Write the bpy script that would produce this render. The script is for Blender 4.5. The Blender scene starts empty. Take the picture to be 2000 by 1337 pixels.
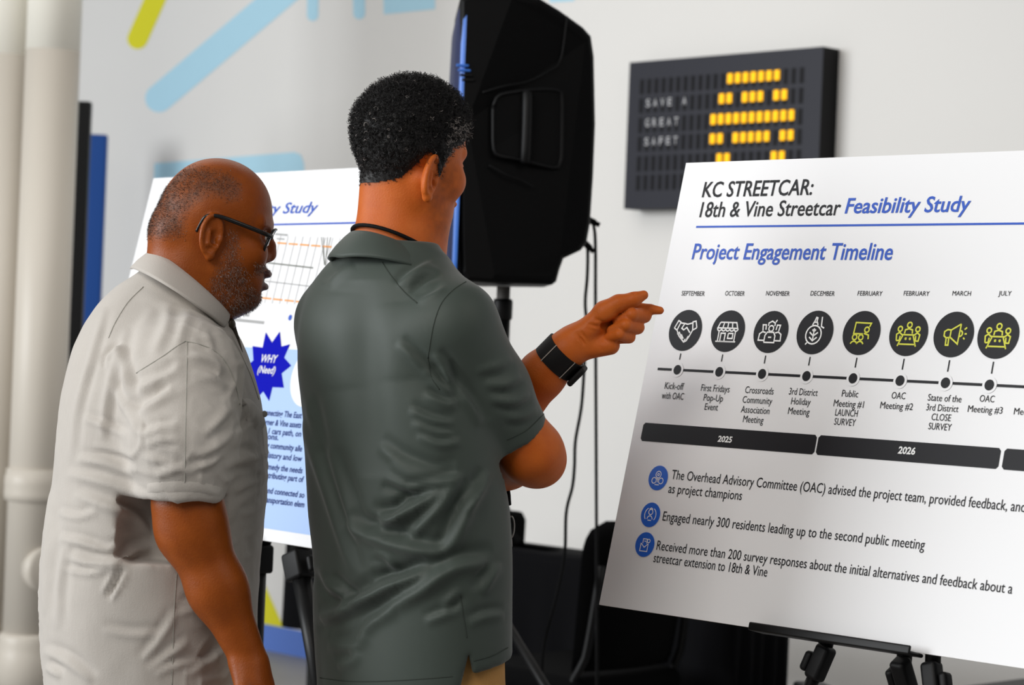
import bpy, math, random
import numpy as np
from mathutils import Vector, Matrix
from mathutils.bvhtree import BVHTree

random.seed(7)
rng = np.random.default_rng(7)
sc = bpy.context.scene
COL = sc.collection

# ------------------------------------------------------------------ camera
FPX = 4444.0
ROLL = math.radians(2.3)
CR, SR = math.cos(ROLL), math.sin(ROLL)
CAM = np.array([0.0, 0.0, 1.40])
cd = bpy.data.cameras.new('camera')
cam = bpy.data.objects.new('camera', cd)
COL.objects.link(cam)
cd.sensor_width = 36.0
cd.lens = FPX / 2000.0 * 36.0
cam.matrix_world = Matrix.Translation(Vector(CAM)) @ Matrix.Rotation(math.radians(90), 4, 'X') @ Matrix.Rotation(ROLL, 4, 'Z')
cd.dof.use_dof = True
cd.dof.focus_distance = 3.55
cd.dof.aperture_fstop = 6.0
cd.clip_start = 0.05
sc.camera = cam

# ------------------------------------------------------------------ world, lamps, exposure
sc.view_settings.view_transform = 'Standard'
sc.view_settings.look = 'None'
sc.view_settings.gamma = 1.0
sc.view_settings.use_curve_mapping = False
sc.view_settings.exposure = -0.30
w = bpy.data.worlds.new('world')
sc.world = w
w.use_nodes = True
w.node_tree.nodes['Background'].inputs[0].default_value = (0.92, 0.96, 1.0, 1)
w.node_tree.nodes['Background'].inputs[1].default_value = 0.2


def area(name, loc, target, sx, sy, power, col):
    l = bpy.data.lights.new(name, 'AREA')
    l.shape = 'RECTANGLE'
    l.size, l.size_y, l.energy, l.color = sx, sy, power, col
    o = bpy.data.objects.new(name, l)
    COL.objects.link(o)
    o.location = loc
    o.rotation_euler = (Vector(target) - Vector(loc)).to_track_quat('-Z', 'Y').to_euler()
    return o


area('window_daylight', (-11.0, 2.6, 3.3), (0.3, 6.0, 1.3), 7.0, 4.4, 1260, (0.95, 0.98, 1.0))
area('room_fill', (-2.2, 0.5, 3.5), (0.2, 4.2, 1.2), 2.4, 1.8, 108, (1.0, 0.96, 0.90))  # unseen warm fill, added to brighten the boards from the camera side
area('ceiling_fill', (-1.6, 6.2, 3.65), (-1.7, 6.6, 0), 4.0, 2.6, 62, (1.0, 0.96, 0.9))  # unseen soft fill overhead, placed to brighten the pipes and wall
area('ceiling_fill', (1.7, 1.7, 3.5), (0.1, 3.6, 1.2), 1.6, 1.6, 24, (1.0, 0.95, 0.88))  # unseen small fill, added for the forearm, belly and face


# ------------------------------------------------------------------ picture <-> place
def ray(px, py):
    x = px - 1000.0
    y = 668.5 - py
    return np.array([(x * CR - y * SR) / FPX, 1.0, (x * SR + y * CR) / FPX])


def W(px, py, D):
    return CAM + ray(px, py) * D


def on_plane(px, py, P0, n):
    r = ray(px, py)
    t = ((P0 - CAM) @ n) / (r @ n)
    return CAM + r * t


def projv(V):
    d = V - CAM
    return np.stack([1000 + FPX * (d[:, 0] * CR + d[:, 2] * SR) / d[:, 1],
                     668.5 - FPX * (-d[:, 0] * SR + d[:, 2] * CR) / d[:, 1]], 1)


# ------------------------------------------------------------------ materials
def lin(c):
    return tuple((v / 255 / 12.92 if v / 255 <= 0.04045 else ((v / 255 + 0.055) / 1.055) ** 2.4) for v in c)


def mat(name, rgb, rough=0.6, spec=0.3, metal=0.0, noise=0.0, nscale=8.0, bump=0.0, bscale=200.0,
        rgb2=None, emit=0.0, attr=None, attr_rgb=None, weave=0.0, sheen=0.0, stretch=None, sss=0.0):
    m = bpy.data.materials.new(name)
    m.use_nodes = True
    nt = m.node_tree
    b = nt.nodes['Principled BSDF']
    col = lin(rgb)
    b.inputs['Roughness'].default_value = rough
    b.inputs['Specular IOR Level'].default_value = spec
    b.inputs['Metallic'].default_value = metal
    if sheen:
        b.inputs['Sheen Weight'].default_value = sheen
    if sss:
        b.inputs['Subsurface Weight'].default_value = sss
        b.inputs['Subsurface Radius'].default_value = (0.012, 0.005, 0.003)
        b.inputs['Subsurface Scale'].default_value = 1.0
    tc = nt.nodes.new('ShaderNodeTexCoord')
    vec = tc.outputs['Object']
    if stretch:
        mp = nt.nodes.new('ShaderNodeMapping')
        mp.inputs['Scale'].default_value = stretch
        nt.links.new(vec, mp.inputs['Vector'])
        vec = mp.outputs['Vector']
    n = nt.nodes.new('ShaderNodeTexNoise')
    n.inputs['Scale'].default_value = nscale
    n.inputs['Detail'].default_value = 5
    nt.links.new(vec, n.inputs['Vector'])
    mx = nt.nodes.new('ShaderNodeMix')
    mx.data_type = 'RGBA'
    c2 = lin(rgb2) if rgb2 else tuple(max(0, v * (1 - noise)) for v in col)
    mx.inputs['A'].default_value = (*col, 1)
    mx.inputs['B'].default_value = (*c2, 1)
    nt.links.new(n.outputs['Fac'], mx.inputs['Factor'])
    out = mx.outputs['Result']
    if attr:
        at = nt.nodes.new('ShaderNodeAttribute')
        at.attribute_name = attr
        m2 = nt.nodes.new('ShaderNodeMix')
        m2.data_type = 'RGBA'
        m2.inputs['B'].default_value = (*lin(attr_rgb), 1)
        nt.links.new(at.outputs['Fac'], m2.inputs['Factor'])
        nt.links.new(out, m2.inputs['A'])
        out = m2.outputs['Result']
    nt.links.new(out, b.inputs['Base Color'])
    hgt = None
    if bump:
        nb = nt.nodes.new('ShaderNodeTexNoise')
        nb.inputs['Scale'].default_value = bscale
        nb.inputs['Detail'].default_value = 4
        nt.links.new(tc.outputs['Object'], nb.inputs['Vector'])
        bp = nt.nodes.new('ShaderNodeBump')
        bp.inputs['Strength'].default_value = bump
        bp.inputs['Distance'].default_value = 0.002
        nt.links.new(nb.outputs['Fac'], bp.inputs['Height'])
        nt.links.new(bp.outputs['Normal'], b.inputs['Normal'])
    if emit:
        b.inputs['Emission Color'].default_value = (*col, 1)
        b.inputs['Emission Strength'].default_value = emit
    return m


M = {}
M['wall'] = mat('painted_wall', (226, 224, 221), 0.75, 0.2, noise=0.03, nscale=2, bump=0.05, bscale=120)
M['floor'] = mat('grey_floor', (150, 148, 146), 0.45, 0.4, noise=0.12, nscale=6)
M['lime'] = mat('lime_paint', (222, 216, 48), 0.7, 0.2, noise=0.03)
M['sky'] = mat('pale_blue_paint', (178, 218, 236), 0.7, 0.2, noise=0.03)
M['cobalt'] = mat('blue_paint', (96, 128, 205), 0.6, 0.2, noise=0.05)
M['foam'] = mat('white_foam_board', (238, 238, 240), 0.38, 0.4, noise=0.015, nscale=3)
M['foam_edge'] = mat('foam_core_edge', (232, 228, 220), 0.8, 0.1)
M['ink'] = mat('dark_ink', (28, 28, 32), 0.5, 0.22)
M['ink_blue'] = mat('blue_ink', (30, 82, 190), 0.42, 0.35)
M['ink_blue_disc'] = mat('blue_disc_ink', (32, 98, 205), 0.42, 0.35)
M['ink_navy'] = mat('navy_ink', (20, 40, 110), 0.6, 0.1)
M['ink_white'] = mat('white_ink', (242, 242, 242), 0.5, 0.3)
M['ink_lime'] = mat('lime_ink', (214, 214, 70), 0.5, 0.3)
M['ink_grey'] = mat('grey_ink', (165, 165, 165), 0.5, 0.3)
M['ink_mid'] = mat('mid_grey_ink', (120, 122, 115), 0.5, 0.3)
M['ink_orange'] = mat('orange_ink', (238, 160, 80), 0.5, 0.3)
M['star'] = mat('royal_blue_ink', (3, 10, 176), 0.7, 0.08)
M['pale'] = mat('pale_blue_ink', (172, 200, 244), 0.5, 0.3)
M['black'] = mat('black_plastic', (10, 10, 12), 0.5, 0.25, noise=0.2, nscale=60, bump=0.12, bscale=700)
M['black_cab'] = mat('black_cabinet_plastic', (5, 5, 6), 0.5, 0.12, noise=0.15, nscale=30, bump=0.15, bscale=900)
M['black_metal'] = mat('black_metal', (9, 9, 10), 0.42, 0.28, noise=0.1)
M['rubber'] = mat('black_rubber', (9, 9, 10), 0.7, 0.15)
M['steel'] = mat('steel', (168, 164, 160), 0.4, 0.5, metal=0.4)
M['grille'] = mat('navy_grille', (32, 42, 84), 0.5, 0.4, noise=0.3, nscale=300, bump=0.3, bscale=900)  # blue light on the speaker front is put into this navy
M['rim_glow'] = mat('blue_glow_rim', (58, 118, 214), 0.35, 0.5)  # blue glow along the speaker's front edge, put into the colour
M['cloth_black'] = mat('black_tablecloth', (9, 9, 12), 0.9, 0.1, noise=0.3, nscale=20)
M['fabric_black'] = mat('black_upholstery', (8, 8, 9), 0.9, 0.08, noise=0.3, nscale=60)
M['pipe_grey'] = mat('putty_grey_paint', (208, 200, 188), 0.42, 0.4, noise=0.05, nscale=4)
M['pipe_white'] = mat('white_paint_gloss', (250, 246, 234), 0.42, 0.4, noise=0.02, nscale=4)
M['panel_black'] = mat('black_panel', (8, 8, 9), 0.5, 0.3)
M['panel_blue'] = mat('deep_blue_panel', (22, 74, 150), 0.5, 0.3)
M['sign_case'] = mat('dark_navy_case', (30, 31, 42), 0.5, 0.3, noise=0.1)
M['sign_side'] = mat('black_case_side', (8, 8, 9), 0.6, 0.2)
M['slot'] = mat('black_slot', (8, 8, 14), 0.6, 0.2)
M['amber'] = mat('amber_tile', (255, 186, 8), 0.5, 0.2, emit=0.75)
M['sign_letter'] = mat('grey_letter', (175, 175, 178), 0.6, 0.2)
M['skin_dark'] = mat('brown_skin', (158, 80, 22), 0.42, 0.24, noise=0.2, nscale=40, rgb2=(126, 58, 12), bump=0.25, bscale=420, attr='stubble', attr_rgb=(84, 60, 48), sss=0.08)
M['skin_tan'] = mat('tan_skin', (204, 106, 36), 0.5, 0.26, noise=0.2, nscale=35, rgb2=(180, 82, 22), bump=0.25, bscale=420, attr='stubble', attr_rgb=(46, 34, 30), sss=0.08)
M['lip'] = mat('lip', (92, 46, 40), 0.4, 0.4)
M['eye_white'] = mat('eye_white', (214, 205, 196), 0.25, 0.5)
M['iris'] = mat('dark_iris', (40, 22, 14), 0.15, 0.6)
M['hair_black'] = mat('black_hair', (22, 20, 20), 0.55, 0.35)
M['hair_grey'] = mat('grey_hair', (150, 142, 138), 0.55, 0.3)
M['hair_dark'] = mat('dark_stubble', (44, 36, 33), 0.6, 0.3)
M['linen'] = mat('grey_linen', (196, 190, 183), 0.85, 0.15, noise=0.14, nscale=40, stretch=(18, 18, 1), bump=0.22, bscale=600, sheen=0.1)
M['linen_seam'] = mat('linen_seam', (168, 166, 158), 0.9, 0.1)
M['polo'] = mat('green_grey_jersey', (60, 69, 63), 0.55, 0.32, noise=0.06, nscale=60, bump=0.1, bscale=1200, sheen=0.15)
M['polo_seam'] = mat('green_seam', (58, 64, 59), 0.8, 0.1)
M['khaki'] = mat('khaki_cotton', (190, 142, 84), 0.8, 0.15, noise=0.12, nscale=50, bump=0.2, bscale=500)
M['dark_trousers'] = mat('charcoal_cotton', (40, 42, 44), 0.85, 0.15, noise=0.1)
M['dark_button'] = mat('dark_olive_button', (64, 56, 38), 0.35, 0.5)
M['pale_button'] = mat('pale_button', (196, 190, 180), 0.4, 0.4)
M['placket'] = mat('dark_placket', (76, 70, 62), 0.9, 0.1)
M['glass_frame'] = mat('black_spectacle_frame', (12, 12, 13), 0.3, 0.5)
M['strap'] = mat('black_watch_strap', (14, 14, 15), 0.6, 0.3, bump=0.3, bscale=900)
M['strap_loop'] = mat('silver_loop', (200, 190, 180), 0.35, 0.5, metal=0.5)
gl = bpy.data.materials.new('lens_glass')
gl.use_nodes = True
gb = gl.node_tree.nodes['Principled BSDF']
gb.inputs['Transmission Weight'].default_value = 1.0
gb.inputs['Roughness'].default_value = 0.02
gb.inputs['IOR'].default_value = 1.12
M['glass'] = gl


# ------------------------------------------------------------------ object helpers
class MB:
    """collects shapes with material slots and links them as ONE mesh object (world coordinates in)"""

    def __init__(s):
        s.v, s.f, s.m, s.mats, s.sm = [], [], [], [], []

    def slot(s, m):
        if m not in s.mats:
            s.mats.append(m)
        return s.mats.index(m)

    def add(s, V, F, m, smooth=False):
        o = len(s.v)
        s.v.extend([tuple(map(float, p)) for p in V])
        k = s.slot(m)
        for f in F:
            s.f.append(tuple(int(i) + o for i in f))
            s.m.append(k)
            s.sm.append(smooth)
        return s

    def box(s, c, size, m, ax=None):
        c = np.array(c, float)
        ax = np.eye(3) if ax is None else np.array(ax, float)
        V = [c + ax[0] * size[0] * .5 * i + ax[1] * size[1] * .5 * j + ax[2] * size[2] * .5 * k
             for i in (-1, 1) for j in (-1, 1) for k in (-1, 1)]
        F = [(0, 1, 3, 2), (4, 6, 7, 5), (0, 4, 5, 1), (2, 3, 7, 6), (0, 2, 6, 4), (1, 5, 7, 3)]
        return s.add(V, F, m)

    def bbox(s, c, size, m, r=0.01, ax=None, seg=3):
        """box with rounded vertical-profile edges: superellipsoid style rounding by clamped sphere"""
        c = np.array(c, float)
        ax = np.eye(3) if ax is None else np.array(ax, float)
        h = np.array(size, float) * .5
        r = min(r, h.min() * .98)
        V, F = [], []
        ts = np.concatenate([np.linspace(-1, -1e-6, seg + 1), np.linspace(1e-6, 1, seg + 1)])
        # cube-sphere faces
        for a in range(3):
            for sgn in (-1, 1):
                b, d = (a + 1) % 3, (a + 2) % 3
                base = len(V)
                for i, ti in enumerate(ts):
                    for j, tj in enumerate(ts):
                        q = np.zeros(3)
                        q[a] = sgn
                        q[b] = math.tan(ti * math.pi / 4)
                        q[d] = math.tan(tj * math.pi / 4)
                        q /= np.linalg.norm(q)
                        core = np.zeros(3)
                        core[a] = sgn * (h[a] - r)
                        core[b] = (1 if ti > 0 else -1) * (h[b] - r)
                        core[d] = (1 if tj > 0 else -1) * (h[d] - r)
                        p = core + q * r
                        V.append(c + ax[0] * p[0] + ax[1] * p[1] + ax[2] * p[2])
                k = len(ts)
                for i in range(k - 1):
                    for j in range(k - 1):
                        f = (base + i * k + j, base + (i + 1) * k + j, base + (i + 1) * k + j + 1, base + i * k + j + 1)
                        F.append(f if sgn > 0 else f[::-1])
        return s.add(V, F, m, True)

    def tube(s, pts, r, m, n=10, closed=False, caps=True):
        P = np.array(pts, float)
        N = len(P)
        rr = np.full(N, r, float) if np.isscalar(r) else np.array(r, float)
        T = np.zeros_like(P)
        for i in range(N):
            a = P[(i - 1) % N] if (closed or i > 0) else P[i]
            b = P[(i + 1) % N] if (closed or i < N - 1) else P[i]
            t = b - a
            T[i] = t / (np.linalg.norm(t) + 1e-12)
        up = np.array([0, 0, 1.0]) if abs(T[0][2]) < .9 else np.array([1.0, 0, 0])
        V = []
        u = np.cross(T[0], up)
        u /= np.linalg.norm(u)
        for i in range(N):
            u = u - T[i] * (u @ T[i])
            u /= np.linalg.norm(u) + 1e-12
            v = np.cross(T[i], u)
            for k in range(n):
                a = 2 * math.pi * k / n
                V.append(P[i] + rr[i] * (math.cos(a) * u + math.sin(a) * v))
        F = []
        for i in range(N if closed else N - 1):
            j = (i + 1) % N
            for k in range(n):
                k2 = (k + 1) % n
                F.append((i * n + k, i * n + k2, j * n + k2, j * n + k))
        if caps and not closed:
            F.append(tuple(range(n))[::-1])
            F.append(tuple((N - 1) * n + k for k in range(n)))
        return s.add(V, F, m, True)

    def lathe(s, base, prof, m, n=40, axis=(0, 0, 1)):
        base = np.array(base, float)
        z = np.array(axis, float)
        z /= np.linalg.norm(z)
        x = np.cross(z, [0, 1, 0]) if abs(z[1]) < .9 else np.cross(z, [1, 0, 0])
        x /= np.linalg.norm(x)
        y = np.cross(z, x)
        V, F = [], []
        for (r, h) in prof:
            for k in range(n):
                a = 2 * math.pi * k / n
                V.append(base + z * h + r * (math.cos(a) * x + math.sin(a) * y))
        for i in range(len(prof) - 1):
            for k in range(n):
                k2 = (k + 1) % n
                F.append((i * n + k, i * n + k2, (i + 1) * n + k2, (i + 1) * n + k))
        F.append(tuple(range(n))[::-1])
        F.append(tuple((len(prof) - 1) * n + k for k in range(n)))
        return s.add(V, F, m, True)

    def prism(s, poly, n, depth, m, mside=None):
        """poly: ordered world points; extruded by -n*depth (n = outward normal of the poly)"""
        P = np.array(poly, float)
        n = np.array(n, float)
        k = len(P)
        c = np.cross(P[1] - P[0], P[2] - P[1])
        s.add(P, [tuple(range(k))], m)
        Q = P - n * depth
        s.add(Q, [tuple(range(k))[::-1]], mside or m)
        V = np.concatenate([P, Q])
        s.add(V, [(i, i + k, (i + 1) % k + k, (i + 1) % k) for i in range(k)], mside or m)
        return s

    def build(s, name, parent=None, origin=None):
        me = bpy.data.meshes.new(name)
        O = np.array(origin if origin is not None else (0, 0, 0), float)
        V = np.array(s.v, float).reshape(-1, 3) - O
        me.from_pydata(V.tolist(), [], s.f)
        for m in s.mats:
            me.materials.append(m)
        me.polygons.foreach_set('material_index', s.m)
        me.polygons.foreach_set('use_smooth', s.sm)
        me.update()
        o = bpy.data.objects.new(name, me)
        COL.objects.link(o)
        if parent is not None:
            o.parent = parent
        else:
            o.location = O
        return o


def fast_mesh(name, V, F, mats, parent=None, origin=(0, 0, 0), smooth=True, mi=None, attr=None):
    me = bpy.data.meshes.new(name)
    V = np.asarray(V, np.float32) - np.asarray(origin, np.float32)
    F = np.asarray(F, np.int32)
    k = F.shape[1]
    me.vertices.add(len(V))
    me.vertices.foreach_set('co', V.ravel())
    me.loops.add(F.size)
    me.loops.foreach_set('vertex_index', F.ravel())
    me.polygons.add(len(F))
    me.polygons.foreach_set('loop_start', np.arange(0, F.size, k, dtype=np.int32))
    me.polygons.foreach_set('loop_total', np.full(len(F), k, np.int32))
    me.update(calc_edges=True)
    for m in mats:
        me.materials.append(m)
    if mi is not None:
        me.polygons.foreach_set('material_index', np.asarray(mi, np.int32))
    me.polygons.foreach_set('use_smooth', np.full(len(F), smooth))
    if attr:
        a = me.attributes.new(attr[0], 'FLOAT', 'POINT')
        a.data.foreach_set('value', np.asarray(attr[1], np.float32))
    me.update()
    o = bpy.data.objects.new(name, me)
    COL.objects.link(o)
    if parent is not None:
        o.parent = parent
    else:
        o.location = origin
    return o


def thing(name, label, cat, loc, group=None):
    o = bpy.data.objects.new(name, None)
    COL.objects.link(o)
    o.location = loc
    o.empty_display_size = 0.1
    return tag(o, label, cat, group)


def tag(o, label, cat, group=None):
    o['label'] = label
    o['category'] = cat
    if group:
        o['group'] = group
    return o


def copy_tree(o, parent=None):
    c = o.copy()
    COL.objects.link(c)
    if parent is not None:
        c.parent = parent
    for ch in list(o.children):
        copy_tree(ch, c)
    return c


def smooth_path(pts, n=60):
    P = np.array(pts, float)
    d = np.concatenate([[0], np.cumsum(np.linalg.norm(np.diff(P, axis=0), axis=1))])
    t = np.linspace(0, d[-1], n)
    Pe = np.vstack([2 * P[0] - P[1], P, 2 * P[-1] - P[-2]])
    out = []
    for x in t:
        i = min(max(np.searchsorted(d, x, side='right') - 1, 0), len(P) - 2)
        u = (x - d[i]) / (d[i + 1] - d[i] + 1e-12)
        p0, p1, p2, p3 = Pe[i], Pe[i + 1], Pe[i + 2], Pe[i + 3]
        out.append(.5 * ((2 * p1) + (-p0 + p2) * u + (2 * p0 - 5 * p1 + 4 * p2 - p3) * u * u + (-p0 + 3 * p1 - 3 * p2 + p3) * u ** 3))
    return np.array(out)


# ------------------------------------------------------------------ lettering
_tc = {}


def glyphs(body, shear=0.0, off=0.0):
    key = (body, shear, off)
    if key in _tc:
        return _tc[key]
    c = bpy.data.curves.new('t', 'FONT')
    c.body = body
    c.shear = shear
    c.offset = off
    c.resolution_u = 3
    o = bpy.data.objects.new('t', c)
    COL.objects.link(o)
    bpy.context.view_layer.update()
    e = o.evaluated_get(bpy.context.evaluated_depsgraph_get())
    me = e.to_mesh()
    V = np.array([tuple(v.co) for v in me.vertices]).reshape(-1, 3)
    F = [tuple(p.vertices) for p in me.polygons]
    e.to_mesh_clear()
    bpy.data.objects.remove(o)
    bpy.data.curves.remove(c)
    _tc[key] = (V, F)
    return V, F


_H = glyphs('H')[0]
CAPH = _H[:, 1].max()


class Face:
    """a flat printed face in the place: origin P0 (top left), u along, v up, n outward"""

    def __init__(s, P0, d, u, n):
        s.P0, s.d, s.u, s.n = map(np.array, (P0, d, u, n))

    def uv(s, px, py):
        p = on_plane(px, py, s.P0, s.n) - s.P0
        return np.array([p @ s.d, p @ s.u])

    def w(s, a, b, o=0.0):
        return s.P0 + s.d * a + s.u * b + s.n * o

    def poly(s, mb, pts, m, off=0.0006):
        mb.add([s.w(a, b, off) for a, b in pts], [tuple(range(len(pts)))], m)

    def pxpoly(s, mb, pts, m, off=0.0006):
        s.poly(mb, [s.uv(*p) for p in pts], m, off)

    def disc(s, mb, c, r, m, off=0.0008, n=40):
        s.poly(mb, [(c[0] + r * math.cos(2 * math.pi * k / n), c[1] + r * math.sin(2 * math.pi * k / n)) for k in range(n)], m, off)

    def line(s, mb, pts, wd, m, off=0.0007, closed=False):
        P = [np.array(p, float) for p in pts]
        if closed:
            P.append(P[0])
        V, F = [], []
        N = len(P)
        for i in range(N):
            a = P[i - 1] if i > 0 else (P[-2] if closed else P[i])
            b = P[i + 1] if i < N - 1 else (P[1] if closed else P[i])
            t1 = P[i] - a
            t2 = b - P[i]
            l1, l2 = np.linalg.norm(t1), np.linalg.norm(t2)
            t = (t1 / l1 if l1 > 0 else 0) + (t2 / l2 if l2 > 0 else 0)
            t = t / (np.linalg.norm(t) + 1e-9)
            nn = np.array([-t[1], t[0]])
            if l1 > 0 and l2 > 0:
                k = 1 / max(.5, abs(nn @ np.array([-t1[1], t1[0]]) / l1))
            else:
                k = 1
            V += [s.w(*(P[i] + nn * wd / 2 * k), off), s.w(*(P[i] - nn * wd / 2 * k), off)]
            if i:
                F.append((2 * i - 2, 2 * i - 1, 2 * i + 1, 2 * i))
        mb.add(V, F, m)

    def text(s, mb, body, x0, yb, x1, cap, m, shear=0.08, bold=0.0, off=0.0008, ref=None):
        V, F = glyphs(body, shear, bold)
        R = glyphs(ref, shear, bold)[0] if ref else V
        a = s.uv(x0, yb)
        b = s.uv(x1, yb)
        t = s.uv(x0 + .2 * cap, yb - cap)
        sx = (b[0] - a[0]) / (R[:, 0].max() - V[:, 0].min())
        sy = (t[1] - a[1]) / CAPH
        mb.add([s.w(a[0] + (p[0] - V[:, 0].min()) * sx, a[1] + p[1] * sy, off) for p in V], F, m)


# ------------------------------------------------------------------ implicit modelling
def f32(a):
    return np.asarray(a, np.float32)


def cap(a, b, ra, rb):
    a, b = f32(a), f32(b)
    ba = b - a
    L = float(ba @ ba) + 1e-12

    def d(P):
        pa = P - a
        h = np.clip(pa @ ba / L, 0, 1)
        return np.linalg.norm(pa - h[:, None] * ba, axis=1) - (ra + (rb - ra) * h)
    return d


def ell(c, r, R=None):
    c, r = f32(c), f32(r)
    R = None if R is None else f32(R)

    def d(P):
        q = P - c
        if R is not None:
            q = q @ R
        k0 = np.linalg.norm(q / r, axis=1)
        k1 = np.linalg.norm(q / (r * r), axis=1) + 1e-9
        return k0 * (k0 - 1) / k1
    return d


def torus(c, R, ra, rb, t):
    """elliptic ring in the xy plane of frame R (columns), radii ra, rb, tube t"""
    c, R = f32(c), f32(R)

    def d(P):
        q = (P - c) @ R
        k0 = np.sqrt((q[:, 0] / ra) ** 2 + (q[:, 1] / rb) ** 2) + 1e-9
        k1 = np.sqrt((q[:, 0] / ra ** 2) ** 2 + (q[:, 1] / rb ** 2) ** 2) + 1e-9
        e = k0 * (k0 - 1) / k1
        return np.sqrt(e * e + q[:, 2] ** 2) - t
    return d


def sphere(c, r):
    return cap(c, c, r, r)


def halfspace(p, n):
    p, n = f32(p), f32(n)
    n = n / np.linalg.norm(n)
    return lambda P: (P - p) @ n


def slices(z, cx, cy, a, b, ang, p=2.0):
    z = np.array(z)
    o = np.argsort(z)
    zz = np.linspace(z.min(), z.max(), 200)

    def rs(v):
        v = np.broadcast_to(np.array(v, float), z.shape)[o]
        y = np.interp(zz, z[o], v)
        k = np.ones(9) / 9
        return np.convolve(np.pad(y, 4, mode='edge'), k, 'valid')
    cx, cy, a, b = rs(cx), rs(cy), rs(a), rs(b)
    ca, sa = math.cos(ang), math.sin(ang)
    z0, z1 = zz[0], zz[-1]

    def d(P):
        Z = P[:, 2]
        X = P[:, 0] - np.interp(Z, zz, cx)
        Y = P[:, 1] - np.interp(Z, zz, cy)
        A = np.interp(Z, zz, a)
        B = np.interp(Z, zz, b)
        u = np.abs(X * ca + Y * sa)
        v = np.abs(-X * sa + Y * ca)
        if p == 2.0:
            k0 = np.sqrt((u / A) ** 2 + (v / B) ** 2) + 1e-9
        else:
            k0 = ((u / A) ** p + (v / B) ** p) ** (1 / p) + 1e-9
        k1 = np.sqrt((u / A ** 2) ** 2 + (v / B ** 2) ** 2) + 1e-9
        r2 = np.sqrt((u / A) ** 2 + (v / B) ** 2) + 1e-9
        e = r2 * (k0 - 1) / k1
        return np.maximum(e, np.maximum(Z - z1, z0 - Z))
    return d


def xform(fn, R, t, s=1.0):
    R, t = f32(R), f32(t)
    return lambda P: fn(((P - t) / s) @ R) * s


def combine(prims, P, centers=None):
    F = np.full(len(P), 9.0, np.float32)
    for op, k, fn in prims:
        e = fn(P)
        F = mixop(F, e, op, k)
    return F


def mixop(F, e, op, k):
    if op == '+':
        if k > 0:
            h = np.maximum(k - np.abs(F - e), 0) / k
            return np.minimum(F, e) - h * h * k * .25
        return np.minimum(F, e)
    g = -e if op == '-' else e          # '-' carve, '&' intersect
    if k > 0:
        h = np.maximum(k - np.abs(F - g), 0) / k
        return np.maximum(F, g) + h * h * k * .25
    return np.maximum(F, g)


def polygonise(prims, lo, hi, h, fac=2.2):
    """sparse surface nets of a list of (op, k, fn)"""
    lo, hi = np.array(lo, float), np.array(hi, float)
    B = 8
    nb = np.ceil((hi - lo) / (h * B)).astype(int)
    g = np.stack(np.meshgrid(*[np.arange(n) for n in nb], indexing='ij'), -1).reshape(-1, 3)
    C = f32(lo + (g + .5) * B * h)
    per = []
    F = np.full(len(C), 9.0, np.float32)
    for op, k, fn in prims:
        e = fn(C)
        per.append(e)
        F = mixop(F, e, op, k)
    diag = B * h * .87
    act = np.abs(F) < diag * fac
    g = g[act]
    per = [e[act] for e in per]
    off = np.stack(np.meshgrid(*[np.arange(B + 1)] * 3, indexing='ij'), -1).reshape(-1, 3)
    N = len(g)
    nP = len(off)
    pts = f32(lo + (g[:, None, :] * B + off[None]) * h)
    F = np.full((N, nP), 9.0, np.float32)
    for (op, k, fn), e in zip(prims, per):
        if op == '+':
            s = np.where(e < diag * (fac + 2) + k)[0]
        elif op == '-':
            s = np.where(e < diag * (fac + 2) + k)[0]
        else:
            s = np.arange(N)
        if len(s) == 0:
            continue
        for ch in np.array_split(s, max(1, len(s) // 3000)):
            v = fn(pts[ch].reshape(-1, 3)).reshape(len(ch), nP)
            F[ch] = mixop(F[ch], v.astype(np.float32), op, k)
    F = F.reshape(N, B + 1, B + 1, B + 1)
    NX = (nb * B + 4)
    cor = [(i, j, k) for i in (0, 1) for j in (0, 1) for k in (0, 1)]
    cv = np.stack([F[:, i:i + B, j:j + B, k:k + B] for i, j, k in cor], -1)
    ins = cv < 0
    mix = ins.any(-1) & ~ins.all(-1)
    bi, ci, cj, ck = np.where(mix)
    vals = cv[bi, ci, cj, ck]
    base = g[bi] * B + np.stack([ci, cj, ck], 1)
    acc = np.zeros((len(bi), 3))
    cnt = np.zeros(len(bi))
    ca = np.array(cor, float)
    for a in range(8):
        for b in range(a + 1, 8):
            if sum(abs(x - y) for x, y in zip(cor[a], cor[b])) != 1:
                continue
            va, vb = vals[:, a], vals[:, b]
            m = (va < 0) != (vb < 0)
            t = np.where(m, va / np.where(m, va - vb, 1), 0)
            acc += m[:, None] * (ca[a] + t[:, None] * (ca[b] - ca[a]))
            cnt += m
    V = lo + (base + acc / cnt[:, None]) * h
    key = (base[:, 0] + 1) + (base[:, 1] + 1) * NX[0] + (base[:, 2] + 1) * NX[0] * NX[1]
    o = np.argsort(key)
    key, V, vals, base = key[o], V[o], vals[o], base[o]
    st = np.array([1, NX[0], NX[0] * NX[1]])
    quads = []
    for ax, c1 in ((0, 4), (1, 2), (2, 1)):
        s0, s1 = vals[:, 0] < 0, vals[:, c1] < 0
        m = np.where(s0 != s1)[0]
        b, c = [(1, 2), (2, 0), (0, 1)][ax]
        ks = [key[m], key[m] - st[b], key[m] - st[b] - st[c], key[m] - st[c]]
        ids = []
        ok = np.ones(len(m), bool)
        for q in ks:
            i = np.clip(np.searchsorted(key, q), 0, len(key) - 1)
            ok &= key[i] == q
            ids.append(i)
        Q = np.stack(ids, 1)
        flip = ~s0[m]
        Q[flip] = Q[flip][:, ::-1]
        quads.append(Q[ok])
    return V, np.concatenate(quads)


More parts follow.
